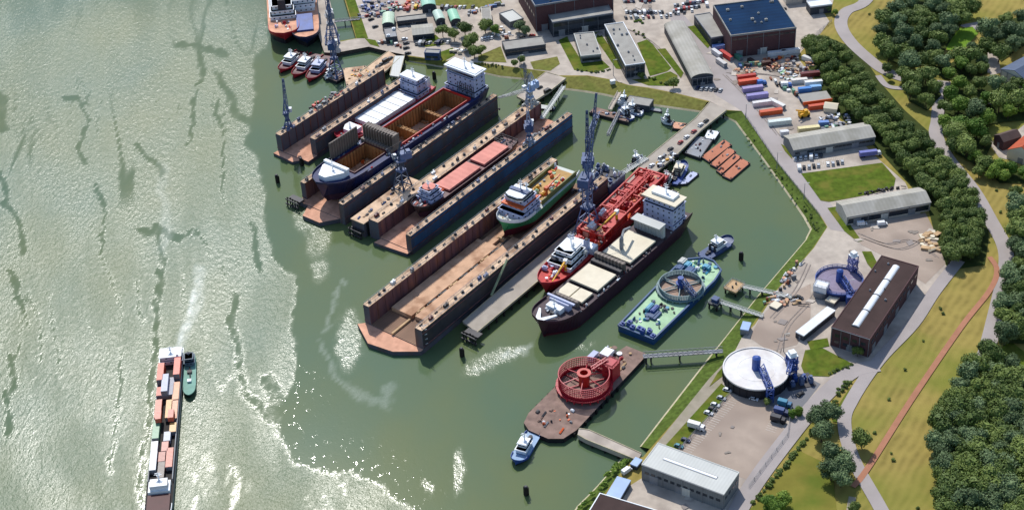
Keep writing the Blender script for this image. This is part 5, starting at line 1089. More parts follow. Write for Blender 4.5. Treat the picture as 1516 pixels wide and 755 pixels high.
# ------------------------------------------------------------------ piers, jetties, bridges
def deckpoly(name, label, left, right, z, m=conc, cat='pier', piles=True, th=1.2, w_=.5, gear=0, seed=0, kerb=True, gm=None):
    pl = [P(x, y, z) for x, y in left]+[P(x, y, z) for x, y in right]; o0 = pl[0]
    r = root(name, label, cat, (o0.x, o0.y, 0)); L_ = [q-Vector((o0.x, o0.y, 0)) for q in pl]
    MB().prism([tuple(q[:2]) for q in L_], z-th, z).build('deck', m, r)
    nl = len(left); 
    if kerb:
        b = MB()
        for seg in (L_[:nl], L_[nl:]):
            for p, q in zip(seg, seg[1:]): b.bar(p+Vector((0, 0, .12)), q+Vector((0, 0, .12)), .35)
        b.build('kerb', m_stone, r)
    if piles:
        cnt = 0
        for seg in (L_[:nl], L_[nl:]):
            ins = sum(L_, Vector())/len(L_)
            for p, q in zip(seg, seg[1:]):
                n = max(1, int((q-p).length/6))
                for i in range(n):
                    if cnt > 88: break
                    c = p.lerp(q, (i+.5)/n); cnt += 1; MB().cyl(c.x, c.y, -2, z-th, w_, n=8).build('pile', pilew, r)
    return r
deckpoly('long_pier', 'long concrete pier running from the shore between the big dock and the red ship',
  [(685,476),(760,411),(851,335),(905,292),(960,232),(1030,175),(1051,151)], [(1076,163),(1038,193),(1000,231),(966,260),(905,318),(864,356),(806,408),(706,492)], 4.2)
deckpoly('wide_jetty', 'wide pale jetty joining the crimson carousel barge to the shore', [(857,634),(872,636),(950,671)], [(944,681),(867,650),(855,643)], 3.6, m_yard, 'jetty', th=2.6)
deckpoly('dock_bridge', 'pale road bridge from the north quay down to the far left docks', [(584,83),(577,112)], [(591,114),(599,83)], 4.2, rooflt, 'bridge', th=1.0)
deckpoly('shore_jetty', 'beige jetty with parked vehicles from the north quay to the far left dock', [(575,76),(553,92),(532,108),(545,116)], [(552,118),(572,105),(592,86)], 4.0, dockwalk, 'jetty')
deckpoly('dock_causeway', 'beige causeway with two dark vans at the shore end of the docks', [(826,112),(808,107),(776,132),(765,143),(782,152)], [(796,147),(812,137),(838,116)], 4.0, m_yard, 'jetty')
for q_ in []: pass
def truss_bridge(name, label, A, B_, z, w_=2.2, m=rooflt, posts=(), hh=1.6):
    a, b_ = P(*A, z), P(*B_, z); d = b_-a; r = root(name, label, 'footbridge', (a.x, a.y, 0), atan2(d.y, d.x)); L = Vector((d.x, d.y, 0)).length
    MB().bx(0, L, -w_/2, w_/2, z-.3, z).build('walkway', m, r); n = int(L/2.4)
    for s in (1, -1):
        b = MB(); y = s*w_/2
        b.bar((0, y, z+hh), (L, y, z+hh), .22).bar((0, y, z-.2), (L, y, z-.2), .3)
        for i in range(n): b.bar((i*L/n, y, z), ((i+.5)*L/n, y, z+hh), .14).bar(((i+.5)*L/n, y, z+hh), ((i+1)*L/n, y, z), .14)
        b.build('side_truss', m, r)
    for t in posts: MB().cyl(L*t, -w_*.35, -2, z-.3, .35, n=8).cyl(L*t, w_*.35, -2, z-.3, .35, n=8).bx(L*t-.4, L*t+.4, -w_/2-.3, w_/2+.3, z-.8, z-.3).build('pier_post', dk, r)
    return r
truss_bridge('truss_footbridge', 'grey truss footbridge from the crimson carousel barge to the white carousel', (952,527), (1070,519), 4.6, 2.6, greys, (.04, .1, .46, .92))
truss_bridge('access_walkway', 'narrow walkway from the lower dolphin across the grass bank', (1066,447), (1130,468), 4, 1.8, rooflt, (.25, .5), .9)
truss_bridge('access_walkway', 'narrow walkway from the upper dolphin platform to the works yard', (1100,424), (1172,440), 4, 1.8, rooflt, (.15, .4), .9)
truss_bridge('access_walkway', 'footbridge from the far end of the big dock to the long pier', (898,272), (958,234), 4.6, 2.4, rooflt, (.3, .7), 1.0)
truss_bridge('access_walkway', 'pale footbridge over the small pontoon at the second dock', (835,128), (802,176), 4.4, 2.2, rooflt, (.3, .6), 1.0)
truss_bridge('access_walkway', 'short gangway over the grass bank to the northern mooring', (917,137), (903,162), 3.4, 2.4, m_yard, (.6,), 1.0)
truss_bridge('access_walkway', 'gangway across the channel at the top quay', (495,32), (533,28), 3.6, 2.0, greys, (.4,), 1.0)
def dolphin(label, c, sx, sy, m=dockwalk, z=3.6, rz=HA, hut=None):
    q = P(*c, z); r = root('mooring_dolphin', label, 'dolphin', (q.x, q.y, 0), rz); MB().bx(-sx/2, sx/2, -sy/2, sy/2, z-1, z).build('platform', m, r)
    for x in (-1, 1):
        for y in (-1, 1): MB().cyl(x*sx*.4, y*sy*.4, -2, z-1, .5, n=8).build('pile', pilew, r)
    MB().rail([(-sx/2, -sy/2, z), (sx/2, -sy/2, z), (sx/2, sy/2, z), (-sx/2, sy/2, z)], 1.1, .12, 2, close=True).build('railing', greys, r)
    MB().cyl(sx*.2, 0, z, z+1, .5, n=8).cyl(-sx*.2, 0, z, z+1, .5, n=8).build('bollard', dk, r)
    if hut: MB().box(0, 0, z, 3, 3, 2.4).box(0, 0, z+2.4, 3.5, 3.5, .25).build('hut', hut, r)
dolphin('beige topped mooring platform beside the stern of the green barge', (1087,423), 9, 7.5, timber); dolphin('small dark mooring platform with a hut in front of the green barge', (1059,447), 5.5, 5.5, dk, hut=navy)
for k, (x, y, lb) in enumerate([(411,271,'lone dark mooring post in the open water left of the docks'),(447,246,'dark mooring post in front of the far left dock apron'),(684,528,'short dark mooring post right of the big dock apron'),(779,733,'dark mooring post below the blue tug'),(1097,386,'dark mooring post beyond the dark blue push tug'),(643,118,'tall dark mooring post behind the blue ship')]):
    q = P(x, y, 0); r = root('mooring_post', lb, 'mooring post', q, 0, None)
    MB().cyl(0, 0, -3, 5.5, .75, n=10).cyl(.9, .5, -3, 4.4, .5, n=8).cyl(-.7, .7, -3, 4.8, .5, n=8).build('pile', pilew, r); MB().cyl(0, 0, 5.5, 5.9, .95, .6, n=10).build('cap', dk, r)
# dark fender frames at the river end of the pier and docks
for lb, a, b_ in (('dark fender frame at the river end of the long pier', 24, 49), ('dark fender frame in front of the second dock', 62, -62), ('black fender frame in front of the blue ship bow', 64, -112)):
    r = root('fender_frame', lb, 'fender', H(a, b_, 0), HA); q = random.Random(int(a*3))
    for i in range(5): MB().bar((-2, -4+i*2, -2), (-1+q.uniform(-.5, .5), -4+i*2, 5.5), .6, 0, 6).build('pile', pilew, r)
    MB().bar((-2, -5, 4.4), (-1.6, 5, 4.4), .7).bar((-2, -5, 1.6), (-2, 5, 1.6), .7).build('crossbeam', dk, r)
    MB().bx(0, 4, -4.5, 4.5, 3.6, 4.4).build('platform', dk, r)

# ------------------------------------------------------------------ vehicles
CARP = {'white': 'e4e6e8', 'silver': 'aeb3b8', 'black': '16171b', 'dark grey': '3c4046', 'dark blue': '1c2b52', 'red': '9c1f1e', 'blue': '2f5a9c', 'teal': '2a7c8c', 'yellow': 'd8b020', 'green': '3f6a48'}
def profile_car(L_=4.4, W_=1.8, hb=.78, ht=1.45, van=False):
    b = MB(); h = L_/2
    lo = [(-h, .25), (h, .25), (h, hb*.85), (h*.55, hb), (-h*.9, hb), (-h, hb*.9)]
    if van: lo = [(-h, .3), (h, .3), (h, 1.0), (h*.72, 1.15), (-h, 1.15)]
    b.xz(lo, -W_/2, W_/2)
    return b
def make_car(kind):
    r = bpy.data.objects.new('parked_car' if kind == 'car' else 'parked_van', None); C.objects.link(r); r.empty_display_size = .1
    if kind == 'car':
        b = profile_car(); b.xz([(-1.55, 1.36), (.35, 1.36), (.28, 1.46), (-1.45, 1.46)], -.68, .68); b.build('body', paint, r, col='ffffff')
        g = MB(); g.add([(-2.0, -.8, .78), (1.15, -.8, .78), (1.15, .8, .78), (-2.0, .8, .78), (-1.5, -.66, 1.37), (.35, -.66, 1.37), (.35, .66, 1.37), (-1.5, .66, 1.37)], [(4,5,6,7),(0,1,5,4),(1,2,6,5),(2,3,7,6),(3,0,4,7)]); g.build('windows', glass, r)
        wx = 1.35; wy = .82
    else:
        b = profile_car(5.6, 2.0, 1, 2.3, True); b.xz([(-2.8, 1.15), (1.5, 1.15), (1.2, 2.4), (-2.8, 2.4)], -1, 1); b.build('body', paint, r, col='ffffff')
        g = MB(); g.add([(1.52, -.95, 1.2), (2.1, -.95, 1.16), (2.1, .95, 1.16), (1.52, .95, 1.2), (1.24, -.9, 2.3), (1.24, .9, 2.3)], [(0,1,4),(1,2,5,4),(2,3,5)]); g.build('windows', glass, r)
        wx = 1.8; wy = .9
    for x in (-wx, wx):
        for y in (-wy, wy):
            MB().xz([(x+.33*cos(t*pi/4), .33+.33*sin(t*pi/4)) for t in range(8)], y-.12, y+.12).build('wheel', rubber, r)
    for y in (-.6, .6): MB().box((2.2 if kind == 'car' else 2.8)-.02, y, .55, .1, .35, .18).build('headlight', skyl, r)
    return r
PROTO = {k: make_car(k) for k in ('car', 'van')}
used = set(); cc = {}
def car(px, py, rz, colour, label, kind='car', z=ZL+.18, group=None, parts=True):
    q = P(px, py, z); src = PROTO[kind]
    if kind not in used: o = src; used.add(kind); o.location = q; o.rotation_euler[2] = rz
    else:
        r_ = src.copy(); C.objects.link(r_); r_.location = q; r_.rotation_euler[2] = rz; o = r_
        for ch in src.children:
            if not parts and ch.name.split('.')[0] in ('wheel', 'headlight'): continue
            c = ch.copy(); C.objects.link(c); c.parent = r_
    for ch in o.children:
        if ch.name.startswith('body'): ch.color = (*lin(CARP[colour]), 1)
    tag(o, label, kind, group or 'parked '+kind+'s'); return o
R_ = radians
for k, (x, y, c, l) in enumerate([(1077,578,'white','white car at the top end of the car row along the grass verge'),(1068,590,'silver','silver car second from the top of the car row along the verge'),(1059,600,'white','white car third from the top of the car row along the verge'),(1055,606,'black','black car squeezed between two white ones in the row along the verge'),
     (1049,612,'white','white car nearest the white box truck in the verge car row'),(1015,652,'dark blue','dark blue car between the box truck and the grey clad shed'),(1005,661,'teal','teal car touching the roof corner of the grey clad shed'),(1116,591,'white','lone white car in front of the white carousel'),(1185,584,'black','black car parked on the dark asphalt apron')]):
    car(x, y, R_(-28) if k < 8 else R_(40), c, l)
def row(p0, p1, n, rz, cols, where, seed, kind='car', skip=.0, parts=False, z=ZL+.18, jit=1.0):
    q = random.Random(seed); k = 0; cnt = {}
    for i in range(n):
        if q.random() < skip: continue
        t = i/max(1, n-1); c = q.choice(cols); kd = 'van' if q.random() < .12 else 'car'; key = (c, kd); cnt[key] = cnt.get(key, 0)+1
        car(p0[0]+(p1[0]-p0[0])*t+q.uniform(-1, 1)*jit*.6, p0[1]+(p1[1]-p0[1])*t+q.uniform(-1, 1)*jit*.5, rz+q.uniform(-.06, .06), c, f'{ORD[cnt[key]-1]} {c} {kd} from the left in the {where}', kd, z, 'vehicles in the '+where, parts)
mix = ['white', 'white', 'silver', 'silver', 'black', 'dark grey', 'dark grey', 'dark blue', 'red']
row((1177,236),(1216,231), 6, R_(80), ['white', 'black', 'dark grey', 'white'], 'row against the northern warehouse', 1, skip=.1, parts=True)
row((1183,250),(1247,241), 10, R_(82), ['white', 'white', 'black', 'silver'], 'row along the big lawn', 2, skip=.05, parts=True)
row((1033,131),(1066,135), 6, R_(60), ['white', 'dark blue', 'black', 'silver'], 'group before the long arched shed', 3, parts=True)
row((927,19),(980,19), 17, R_(95), mix, 'second row behind the office block', 4, skip=.05)
row((926,27),(986,26), 17, R_(95), mix, 'third row behind the office block', 5, skip=.35)
row((924,3),(967,1), 14, R_(95), mix, 'topmost row behind the office block', 6, skip=.1)
row((998,17),(1046,8), 14, R_(85), mix, 'row behind the navy roofed hall', 7, skip=.12)
row((996,10),(1044,2), 14, R_(85), mix, 'farthest row behind the navy hall', 8, skip=.25)
row((988,23),(1025,17), 10, R_(85), mix, 'short row behind the arched shed', 9, skip=.4)
row((618,66),(668,63), 12, R_(70), mix, 'row under the north yard trees', 10, skip=.15)
row((714,59),(738,55), 6, R_(70), ['white', 'black', 'white'], 'row beside the grass on the inner road', 11, skip=.1)
row((584,16),(622,12), 8, R_(75), ['red', 'black', 'dark grey', 'yellow'], 'row behind the pipe store', 12, skip=.2, jit=2)
row((630,13),(700,11), 12, R_(75), mix, 'row along the top dry grass', 13, skip=.3)
row((541,20),(560,45), 6, R_(30), mix, 'row along the channel road', 14, skip=.4, jit=2)
row((600,58),(603,80), 4, R_(20), ['white', 'black', 'dark grey'], 'column on the dock bridge approach', 15, jit=2)
row((560,100),(578,87), 4, R_(50), ['dark grey', 'black'], 'line on the beige jetty', 16, z=4.05)
row((1008,211),(1045,179), 5, R_(48), ['white', 'red', 'black'], 'line on the root of the long pier', 17, z=4.25, parts=True, jit=3)
row((965,246),(992,222), 3, R_(48), ['black', 'white'], 'line on the middle of the long pier', 18, z=4.25, parts=True)
row((799,130),(811,136), 2, R_(40), ['black'], 'pair on the dock causeway', 19, z=4.05)
row((1000,712),(1050,738), 6, R_(-33), ['dark blue', 'black', 'silver'], 'yard below the grey shed', 20, parts=True, jit=2)
row((760,57),(842,50), 7, R_(10), mix, 'road below the huge hall', 21, skip=.45, jit=2)
row((1120,8),(1160,14), 5, R_(5), mix, 'strip beyond the navy roofed hall', 22, skip=.3)
car(1276, 333, R_(5), 'white', 'white van with pale roof parked nearest the road at the southern warehouse', 'van'); car(1306, 333, R_(5), 'white', 'white van with a long shadow at the middle of the southern warehouse', 'van')
car(1183, 441, R_(-30), 'black', 'black car in the works yard near the dolphins walkway'); car(928, 708-10, R_(40), 'white', 'white van beside the pale blue shelter', 'van')
def truck(px, py, rz, cabc, boxc, label, L_=9, z=ZL+.18, hh=2.7):
    q = P(px, py, z); r = root('box_truck', label, 'truck', q, rz, None)
    MB().bx(-L_/2, L_/2-2.6, -1.2, 1.2, .9, .9+hh).build('cargo_box', paint, r, col=boxc); o = MB().xz([(L_/2-2.3, .5), (L_/2, .5), (L_/2, 1.5), (L_/2-.5, 2.7), (L_/2-2.3, 2.7)], -1.15, 1.15).build('cab', paint, r, col=cabc)
    MB().add([(L_/2+.02, -1, 1.55), (L_/2+.02, 1, 1.55), (L_/2-.47, 1, 2.6), (L_/2-.47, -1, 2.6)], [(0, 1, 2, 3)]).build('windscreen', glass, o); MB().bx(-L_/2, L_/2-.2, -.5, .5, .5, .88).build('chassis', dk, r)
    for x in (-L_/2+1.4, -L_/2+2.6, L_/2-1.2):
        for y in (-1.05, 1.05): MB().xz([(x+.5*cos(t*pi/5), .5+.5*sin(t*pi/5)) for t in range(10)], y-.15, y+.15).build('wheel', rubber, r)
    return r
for a in [(1031,634,R_(-28),'e8e8e8','e2e0da','white box truck in the car row along the grass verge',8.5),(1162,601,R_(-28),'2c6a90','2a7c9a','teal box truck at the right edge of the car park',7),(1157,613,R_(-28),'1c3058','24447c','dark blue box truck below the teal one in the car park',7.5),(1152,624,R_(-28),'1a1c24','2a2c34','black truck last in the right hand row of the car park',7.5),
          (1128,126,R_(8),'3a6aac','3a70b8','blue truck beside the orange trailer in the container yard',6),(1164,129,R_(0),'3868b0','e8e8ea','blue cab truck with white box in the middle of the container yard',7),(1288,231,R_(6),'c8ccd8','6a70b0','long lilac lorry parked under the trees beside the lawn',13)]:
    truck(*a)
YC = [(1105,117,8,12,'b23a30','dark red'),(1108,124,8,13,'d0512e','orange'),(1114,134.5,8,13,'9a8cb4','lavender'),(1121,145,8,13.5,'8c84b8','purple grey'),(1128,156,8,12,'dcd8d6','white'),(1150,157,-52,12,'e4e2dc','cream white'),(1141,169,8,14,'c85428','burnt orange'),(1154,184,6,14,'cfd8d2','pale green'),(1161,200,5,5,'d8d8d8','small white'),
  (1075,85,-62,12,'c23c38','red'),(1089,85,-62,12,'4f8a74','green'),(1061,82,-62,9,'d8d8da','narrow white'),(1062,60,8,12,'8aa4dc','light blue'),(1065,66,8,12,'88a2d8','sky blue'),(1068,72,8,12,'7c98d4','cornflower blue'),(1183,123,4,10,'dcd6cc','off white'),(1204,126,4,11,'e2e2e0','bright white'),
  (1191,136,4,8,'3f82c8','blue'),(1207,133,4,7,'7fb0dc','pale blue'),(1211,161,8,12,'c4502c','rust orange'),(1199,113,4,12,'6a2a2c','dark brown red'),(1152,74,6,13,'b88a80','pinkish'),(1150,82,6,12,'dcdcdc','white long'),(1170,79,6,12,'e0e0e0','pale white'),(1197,91,-45,9,'dcdcd8','chalk white'),(1197,194,5,13,'ddcf9a','pale yellow'),(1219,186,0,6,'6a8cc4','steel blue'),(1112,94,-60,5,'3a3030','charcoal'),(1068,96,-62,9,'d0ccc8','grey white'),(1128,78,0,6,'a8504a','faded red'),(1134,97,10,6,'4a2c28','dark rusty')]
for (x, y, a, l, c, n) in YC: container('shipping_container', f'{n} container in the container yard beside the tree row', None, P(x, y, ZL+.1), R_(a), l, c, 'containers in the yard', 2.9, 2.6 if l < 13 else 3.0)
q = P(1206, 150, ZL+.1); r = root('steel_rack', 'grey platform with orange front edge in the container yard', 'rack', q, R_(8)); MB().bx(-9, 9, -5, 5, 2.6, 3.2).build('platform', roofgrey, r); MB().bx(-9.3, 9.3, -5.5, -5, 1.6, 3.6).build('edge_beam', orange, r)
for x in (-8, -3, 3, 8):
    for y in (-4.6, 4.6): MB().bx(x-.2, x+.2, y-.2, y+.2, 0, 2.6).build('post', orange, r)
q = P(1190, 173, ZL+.1); r = root('yellow_loader', 'yellow handling machine at the edge of the container yard', 'machine', q, R_(20)); MB().box(0, 0, .8, 6.5, 3.4, 2.2).box(1, 0, 3, 2.4, 2.4, 1.6).build('body', yellow, r); MB().bar((1, 1.2, 3), (-5, 1.2, 5.2), .7).bar((1, -1.2, 3), (-5, -1.2, 5.2), .7).build('boom', yellow, r)
for x in (-2.2, 2.2):
    for y in (-1.7, 1.7): MB().xz([(x+.9*cos(t*pi/5), .9+.9*sin(t*pi/5)) for t in range(10)], y-.3, y+.3).build('wheel', rubber, r)
q = P(1230, 163, ZL+.1); r = root('cream_tent', 'cream storage tent at the tree edge of the container yard', 'tent', q, R_(-20)); MB().bx(-4, 4, -3.5, 3.5, 0, 3).build('wall', cream, r); MB().yz([(-3.8, 3), (3.8, 3), (0, 4.6)], -4.2, 4.2).build('roof', cream, r)
def pile_of(name, label, px, py, sx, sy, n, cols, seed, cat='scrap heap', rz=0, s=(.8, 3), h=(.4, 2), z=ZL+.1):
    r = root(name, label, cat, P(px, py, z), rz); q = random.Random(seed); b = MB()
    for i in range(n):
        x, y = q.uniform(-sx, sx), q.uniform(-sy, sy); k = q.random(); c = q.randrange(len(cols)); a = q.uniform(*s)
        if k < .6: b.box(x, y, 0, a, q.uniform(*s)*.6, q.uniform(*h), q.uniform(0, pi), c)
        elif k < .85: b.bar((x-a, y, q.uniform(.2, 1.5)), (x+a, y+q.uniform(-1, 1), q.uniform(.2, 1.5)), .4, c, 6)
        else: b.cyl(x, y, 0, q.uniform(*h), a*.4, n=10, m=c)
    b.build('scrap', cols, r); r['kind'] = 'stuff'; return r
pile_of('scrap_heap', 'heap of rusty and tan steel parts behind the container rows', 1156, 96, 12, 9, 60, [rustdeck, timber, orange, dk, greys, maroon], 1); pile_of('scrap_heap', 'mixed equipment heap below the white containers near the trees', 1180, 104, 12, 8, 55, [timber, white, maroon, greys, ply], 2)
pile_of('scrap_heap', 'dark grey heap of material in the shade of the tree row', 1236, 180, 9, 7, 45, [greys, dk, white, lilac], 3); pile_of('scrap_heap', 'scattered small equipment between truck and containers', 1166, 112, 5, 6, 22, [seafoam, white, greys, dk], 4)
pile_of('scrap_heap', 'pink and tan parts at the head of the orange trailer row', 1104, 108, 6, 5, 20, [timber, rustdeck, greys], 5); pile_of('equipment_heap', 'jumble of blue grey machine parts beside the channel road', 556, 14, 11, 12, 60, [lilac, craneb, greys, dk, blueM], 6)
pile_of('equipment_heap', 'jumble of red and orange gear behind the pipe store', 605, 8, 12, 7, 45, [orange, crim, greys, rustdeck, white], 7); pile_of('equipment_heap', 'orange and dark machinery on the far left dock wall', 483, 150, 13, 2.6, 36, [orange, dk, redp, dk, greys], 8, rz=HA, z=13.6)
pile_of('equipment_heap', 'pale pipes and boxes on the pier beside the tall blue crane', 862, 348, 8, 3.5, 30, [greys, white, dk, timber], 9, rz=HA, z=4.3); pile_of('equipment_heap', 'grey gear on the pier at the stern of the red ship', 985, 238, 8, 4, 24, [greys, yellow, dk, white], 10, rz=HA, z=4.3)
pile_of('equipment_heap', 'dark scaffold material at the far end of the big dock', 872, 282, 8, 7, 40, [dk, navy, craneb, greys, dk], 11, rz=HA, z=3.1, h=(1, 3)); pile_of('equipment_heap', 'grey steel sections on the shore end of the second dock wall', 800, 205, 7, 5, 40, [greys, dk, rustdeck], 12, rz=HA, z=2.6, h=(1, 4))
pile_of('timber_stack', 'stacks of pale timber beams in the shade near the dark brick hall', 1383, 358, 8, 9, 26, [timber, timber, cream], 13, 'timber stack', .3, (2.4, 5), (.6, 1.4))
pile_of('equipment_heap', 'grey crates and drums along the bank edge of the works yard', 1172, 402, 12, 2, 26, [greys, white, dk, rustdeck], 14, rz=R_(55)); pile_of('equipment_heap', 'brown and white scraps beside the lower access walkway', 1163, 446, 9, 4, 26, [white, dk, rustdeck, timber], 15)
pile_of('equipment_heap', 'small light crates on the apron by the docks causeway', 745, 50, 7, 4, 14, [white, greys], 16); pile_of('equipment_heap', 'white and dark boxes beside the far stern of the blue ship', 680, 78, 6, 3, 16, [white, dk, cream], 17)
pile_of('log_pile', 'row of dark round bales behind the southern warehouse', 1303, 283, 14, 1.0, 26, [dk, pilew], 18, 'bale row', R_(12), (1, 2), (.8, 1.4))
def silo(px, py, label):
    q = P(px, py, ZL+.1); r = root('silver_silo', label, 'silo', q, R_(-30)); MB().cyl(0, 0, 0, 3.6, 3.9, n=18).build('drum', greys, r); MB().box(0, 0, 3.6, 7, 5.6, 3.6).build('hopper', white, r); MB().rail([(-3.5, -2.8, 7.2), (3.5, -2.8, 7.2), (3.5, 2.8, 7.2), (-3.5, 2.8, 7.2)], 1, .12, 2, close=True).build('railing', greys, r)
silo(1215, 437, 'silver white box tank between the purple carousel and the long white shed')
building('long_white_shed', 'long narrow white roofed shed beside the dark brick hall', (1178,491),(1190,497),(1217,450), 6.6, cladd, white, parapet=.1, pm=white, cat='shed'); building('cream_cabin', 'cream site cabin at the head of the long white shed', (1222,444),(1235,449),(1231,436), 5.6, cladg, cream, parapet=.1, pm=cream, cat='cabin', door=False)
building('site_cabin', 'pale cream slab roofed cabin at the lower walkway', (1139,452),(1150,457),(1147,445), 4.4, cladg, cream, parapet=.1, pm=cream, cat='cabin', door=False); building('blue_hut', 'small blue roofed hut on the grass bank above the white carousel', (1096,487),(1108,489),(1103,476), 6.4, greys, roofblue, parapet=.1, pm=roofblue, cat='hut')
mb = MB()
def bay(p, q_, n, ln, ang, wd=.14):
    a, b_ = P(*p, ZL+.16), P(*q_, ZL+.16); d = Vector((cos(ang), sin(ang), 0)); s = Vector((-d.y, d.x, 0))*wd
    for i in range(n+1):
        c = a.lerp(b_, i/n); mb.add([c-s, c+d*ln-s, c+d*ln+s, c+s], [(0, 1, 2, 3)])
bay((1083,584), (1010,664), 28, 5, R_(-33)); bay((1165,606), (1148,640), 12, -5, R_(-33))
bay((1180,240), (1248,231), 26, 4.5, R_(-95)); bay((1183,253), (1250,243), 26, 4.5, R_(85)); bay((926,22), (985,19), 26, 4.6, R_(95)); bay((998,20), (1046,11), 22, 4.6, R_(95)); fix(mb)
struct(mb.build('parking_marking', mat('line_paint', 'c4bcb0', .8, var=.2, dirt=.9, dcol='a89a8c', dscale=.4, **W)))
def crates(p, q_, n, where, seed, sz=(1.5, 4)):
    q = random.Random(seed)
    for i in range(n):
        t = (i+.5)/n; c = P(p[0]+(q_[0]-p[0])*t+q.uniform(-2, 2), p[1]+(q_[1]-p[1])*t+q.uniform(-2, 2), ZL+.1); cn, hx = q.choice([('grey', '8c8c8c'), ('white', 'dcdcd8'), ('blue', '4a6c9c'), ('rusty', '8a4c34'), ('tan', 'b89870'), ('green', '6a9a80'), ('dark', '3a3a40')])
        a, b_, h_ = q.uniform(*sz), q.uniform(*sz)*.6, q.uniform(1, 2.6)
        o = MB().box(0, 0, 0, a, b_, h_).box(0, 0, h_, a*1.04, b_*1.06, .12).bx(-a/2-.05, -a/2+.15, -b_/2-.05, b_/2+.05, 0, h_).bx(a/2-.15, a/2+.05, -b_/2-.05, b_/2+.05, 0, h_).build('storage_crate', paint, None, c, q.choice([R_(8), R_(98), q.uniform(0, 3)]), hx)
        tag(o, f'{cn} crate, {ORD[i]} from the left in the line {where}', 'crate', 'crates '+where)
crates((548,26),(600,8), 16, 'beside the channel road', 1); crates((690,22),(745,6), 14, 'left of the huge dark hall', 2); crates((1095,100),(1142,92), 13, 'below the navy roofed hall', 3); crates((1140,118),(1192,150), 12, 'across the container yard', 4)
crates((1216,196),(1248,186), 9, 'behind the northern warehouse', 5); crates((1100,30+20),(1110,96), 1, 'near the hall corner', 6); crates((1130,452),(1176,412), 10, 'along the works yard bank', 7, (1, 2.6)); crates((560,62),(596,70), 8, 'at the head of the jetty', 8); crates((742,42),(752,60), 6, 'beside the low dark workshop', 9)
def fence(name, label, pts, hh=2.0):
    W_ = [P(x, y, ZL+.1) for x, y in pts]; o = W_[0].copy(); r = root(name, label, 'fence', o); L_ = [q-o for q in W_]; mb = MB()
    for p, q in zip(L_, L_[1:]):
        for z in (.3, hh*.5, hh-.1): mb.bar(p+Vector((0, 0, z)), q+Vector((0, 0, z)), .09)
        n = max(1, int((q-p).length/5))
        for i in range(n): c = p.lerp(q, i/n); MB().bar(c, c+Vector((0, 0, hh)), .18).build('post', greys, r)
        m_ = int((q-p).length/.9)
        for i in range(m_): c = p.lerp(q, i/m_); mb.bar(c+Vector((0, 0, .1)), c+Vector((0, 0, hh-.1)), .05)
    mb.build('mesh_panel', greys, r)
fence('mesh_fence', 'grey mesh fence along the right edge of the large car park', [(1172,600),(1166,645),(1108,722)]); fence('mesh_fence', 'grey mesh fence between the car park and the grass verge', [(1084,580),(1004,668)]); fence('mesh_fence', 'grey mesh fence left of the bank road', [(1103,172),(1152,244),(1215,322)]); fence('mesh_fence', 'grey mesh fence beside the curved road at the top', [(1231,33),(1208,52)])
# lamp posts
def lamp(px, py, label, z=ZL+.1, hh=11):
    r = root('lamp_post', label, 'lamp post', P(px, py, z), 0, 'lamp posts'); MB().cyl(0, 0, 0, hh, .22, .12, n=8).build('pole', greys, r); MB().bar((0, 0, hh), (1.8, 0, hh+.3), .16).box(2.0, 0, hh+.15, 1.1, .4, .22).build('lamp_head', rooflt, r)
for x, y, l in [(1104,178,'lamp post at the bend of the bank road beside the pale green container'),(1150,250,'lamp post on the bank road left of the warehouse car rows'),(1190,296,'lamp post on the bank road left of the big lawn'),(1160,520,'lamp post in the works yard beside the blue winch plant'),(1255,440,'lamp post between the purple carousel and dark brick hall'),(908,112,'lamp post on the bank above the northern mooring'),(770,105,'lamp post on the bank near the dock causeway')]: lamp(x, y, l)
def cabinet(px, py, label, col='e0e0e0'):
    r = root('pump_cabinet', label, 'cabinet', P(px, py, ZL+.1), .3); MB().box(0, 0, 0, 3, 2, 2.2).build('cabinet_body', paint, r, col=col); MB().box(0, 0, 2.2, 3.3, 2.3, .2).build('lid', white, r)
cabinet(907, 124, 'white cabinet on the grass bank above the northern mooring')
# cows resting in the field are too small to read; low shrubs are built instead below

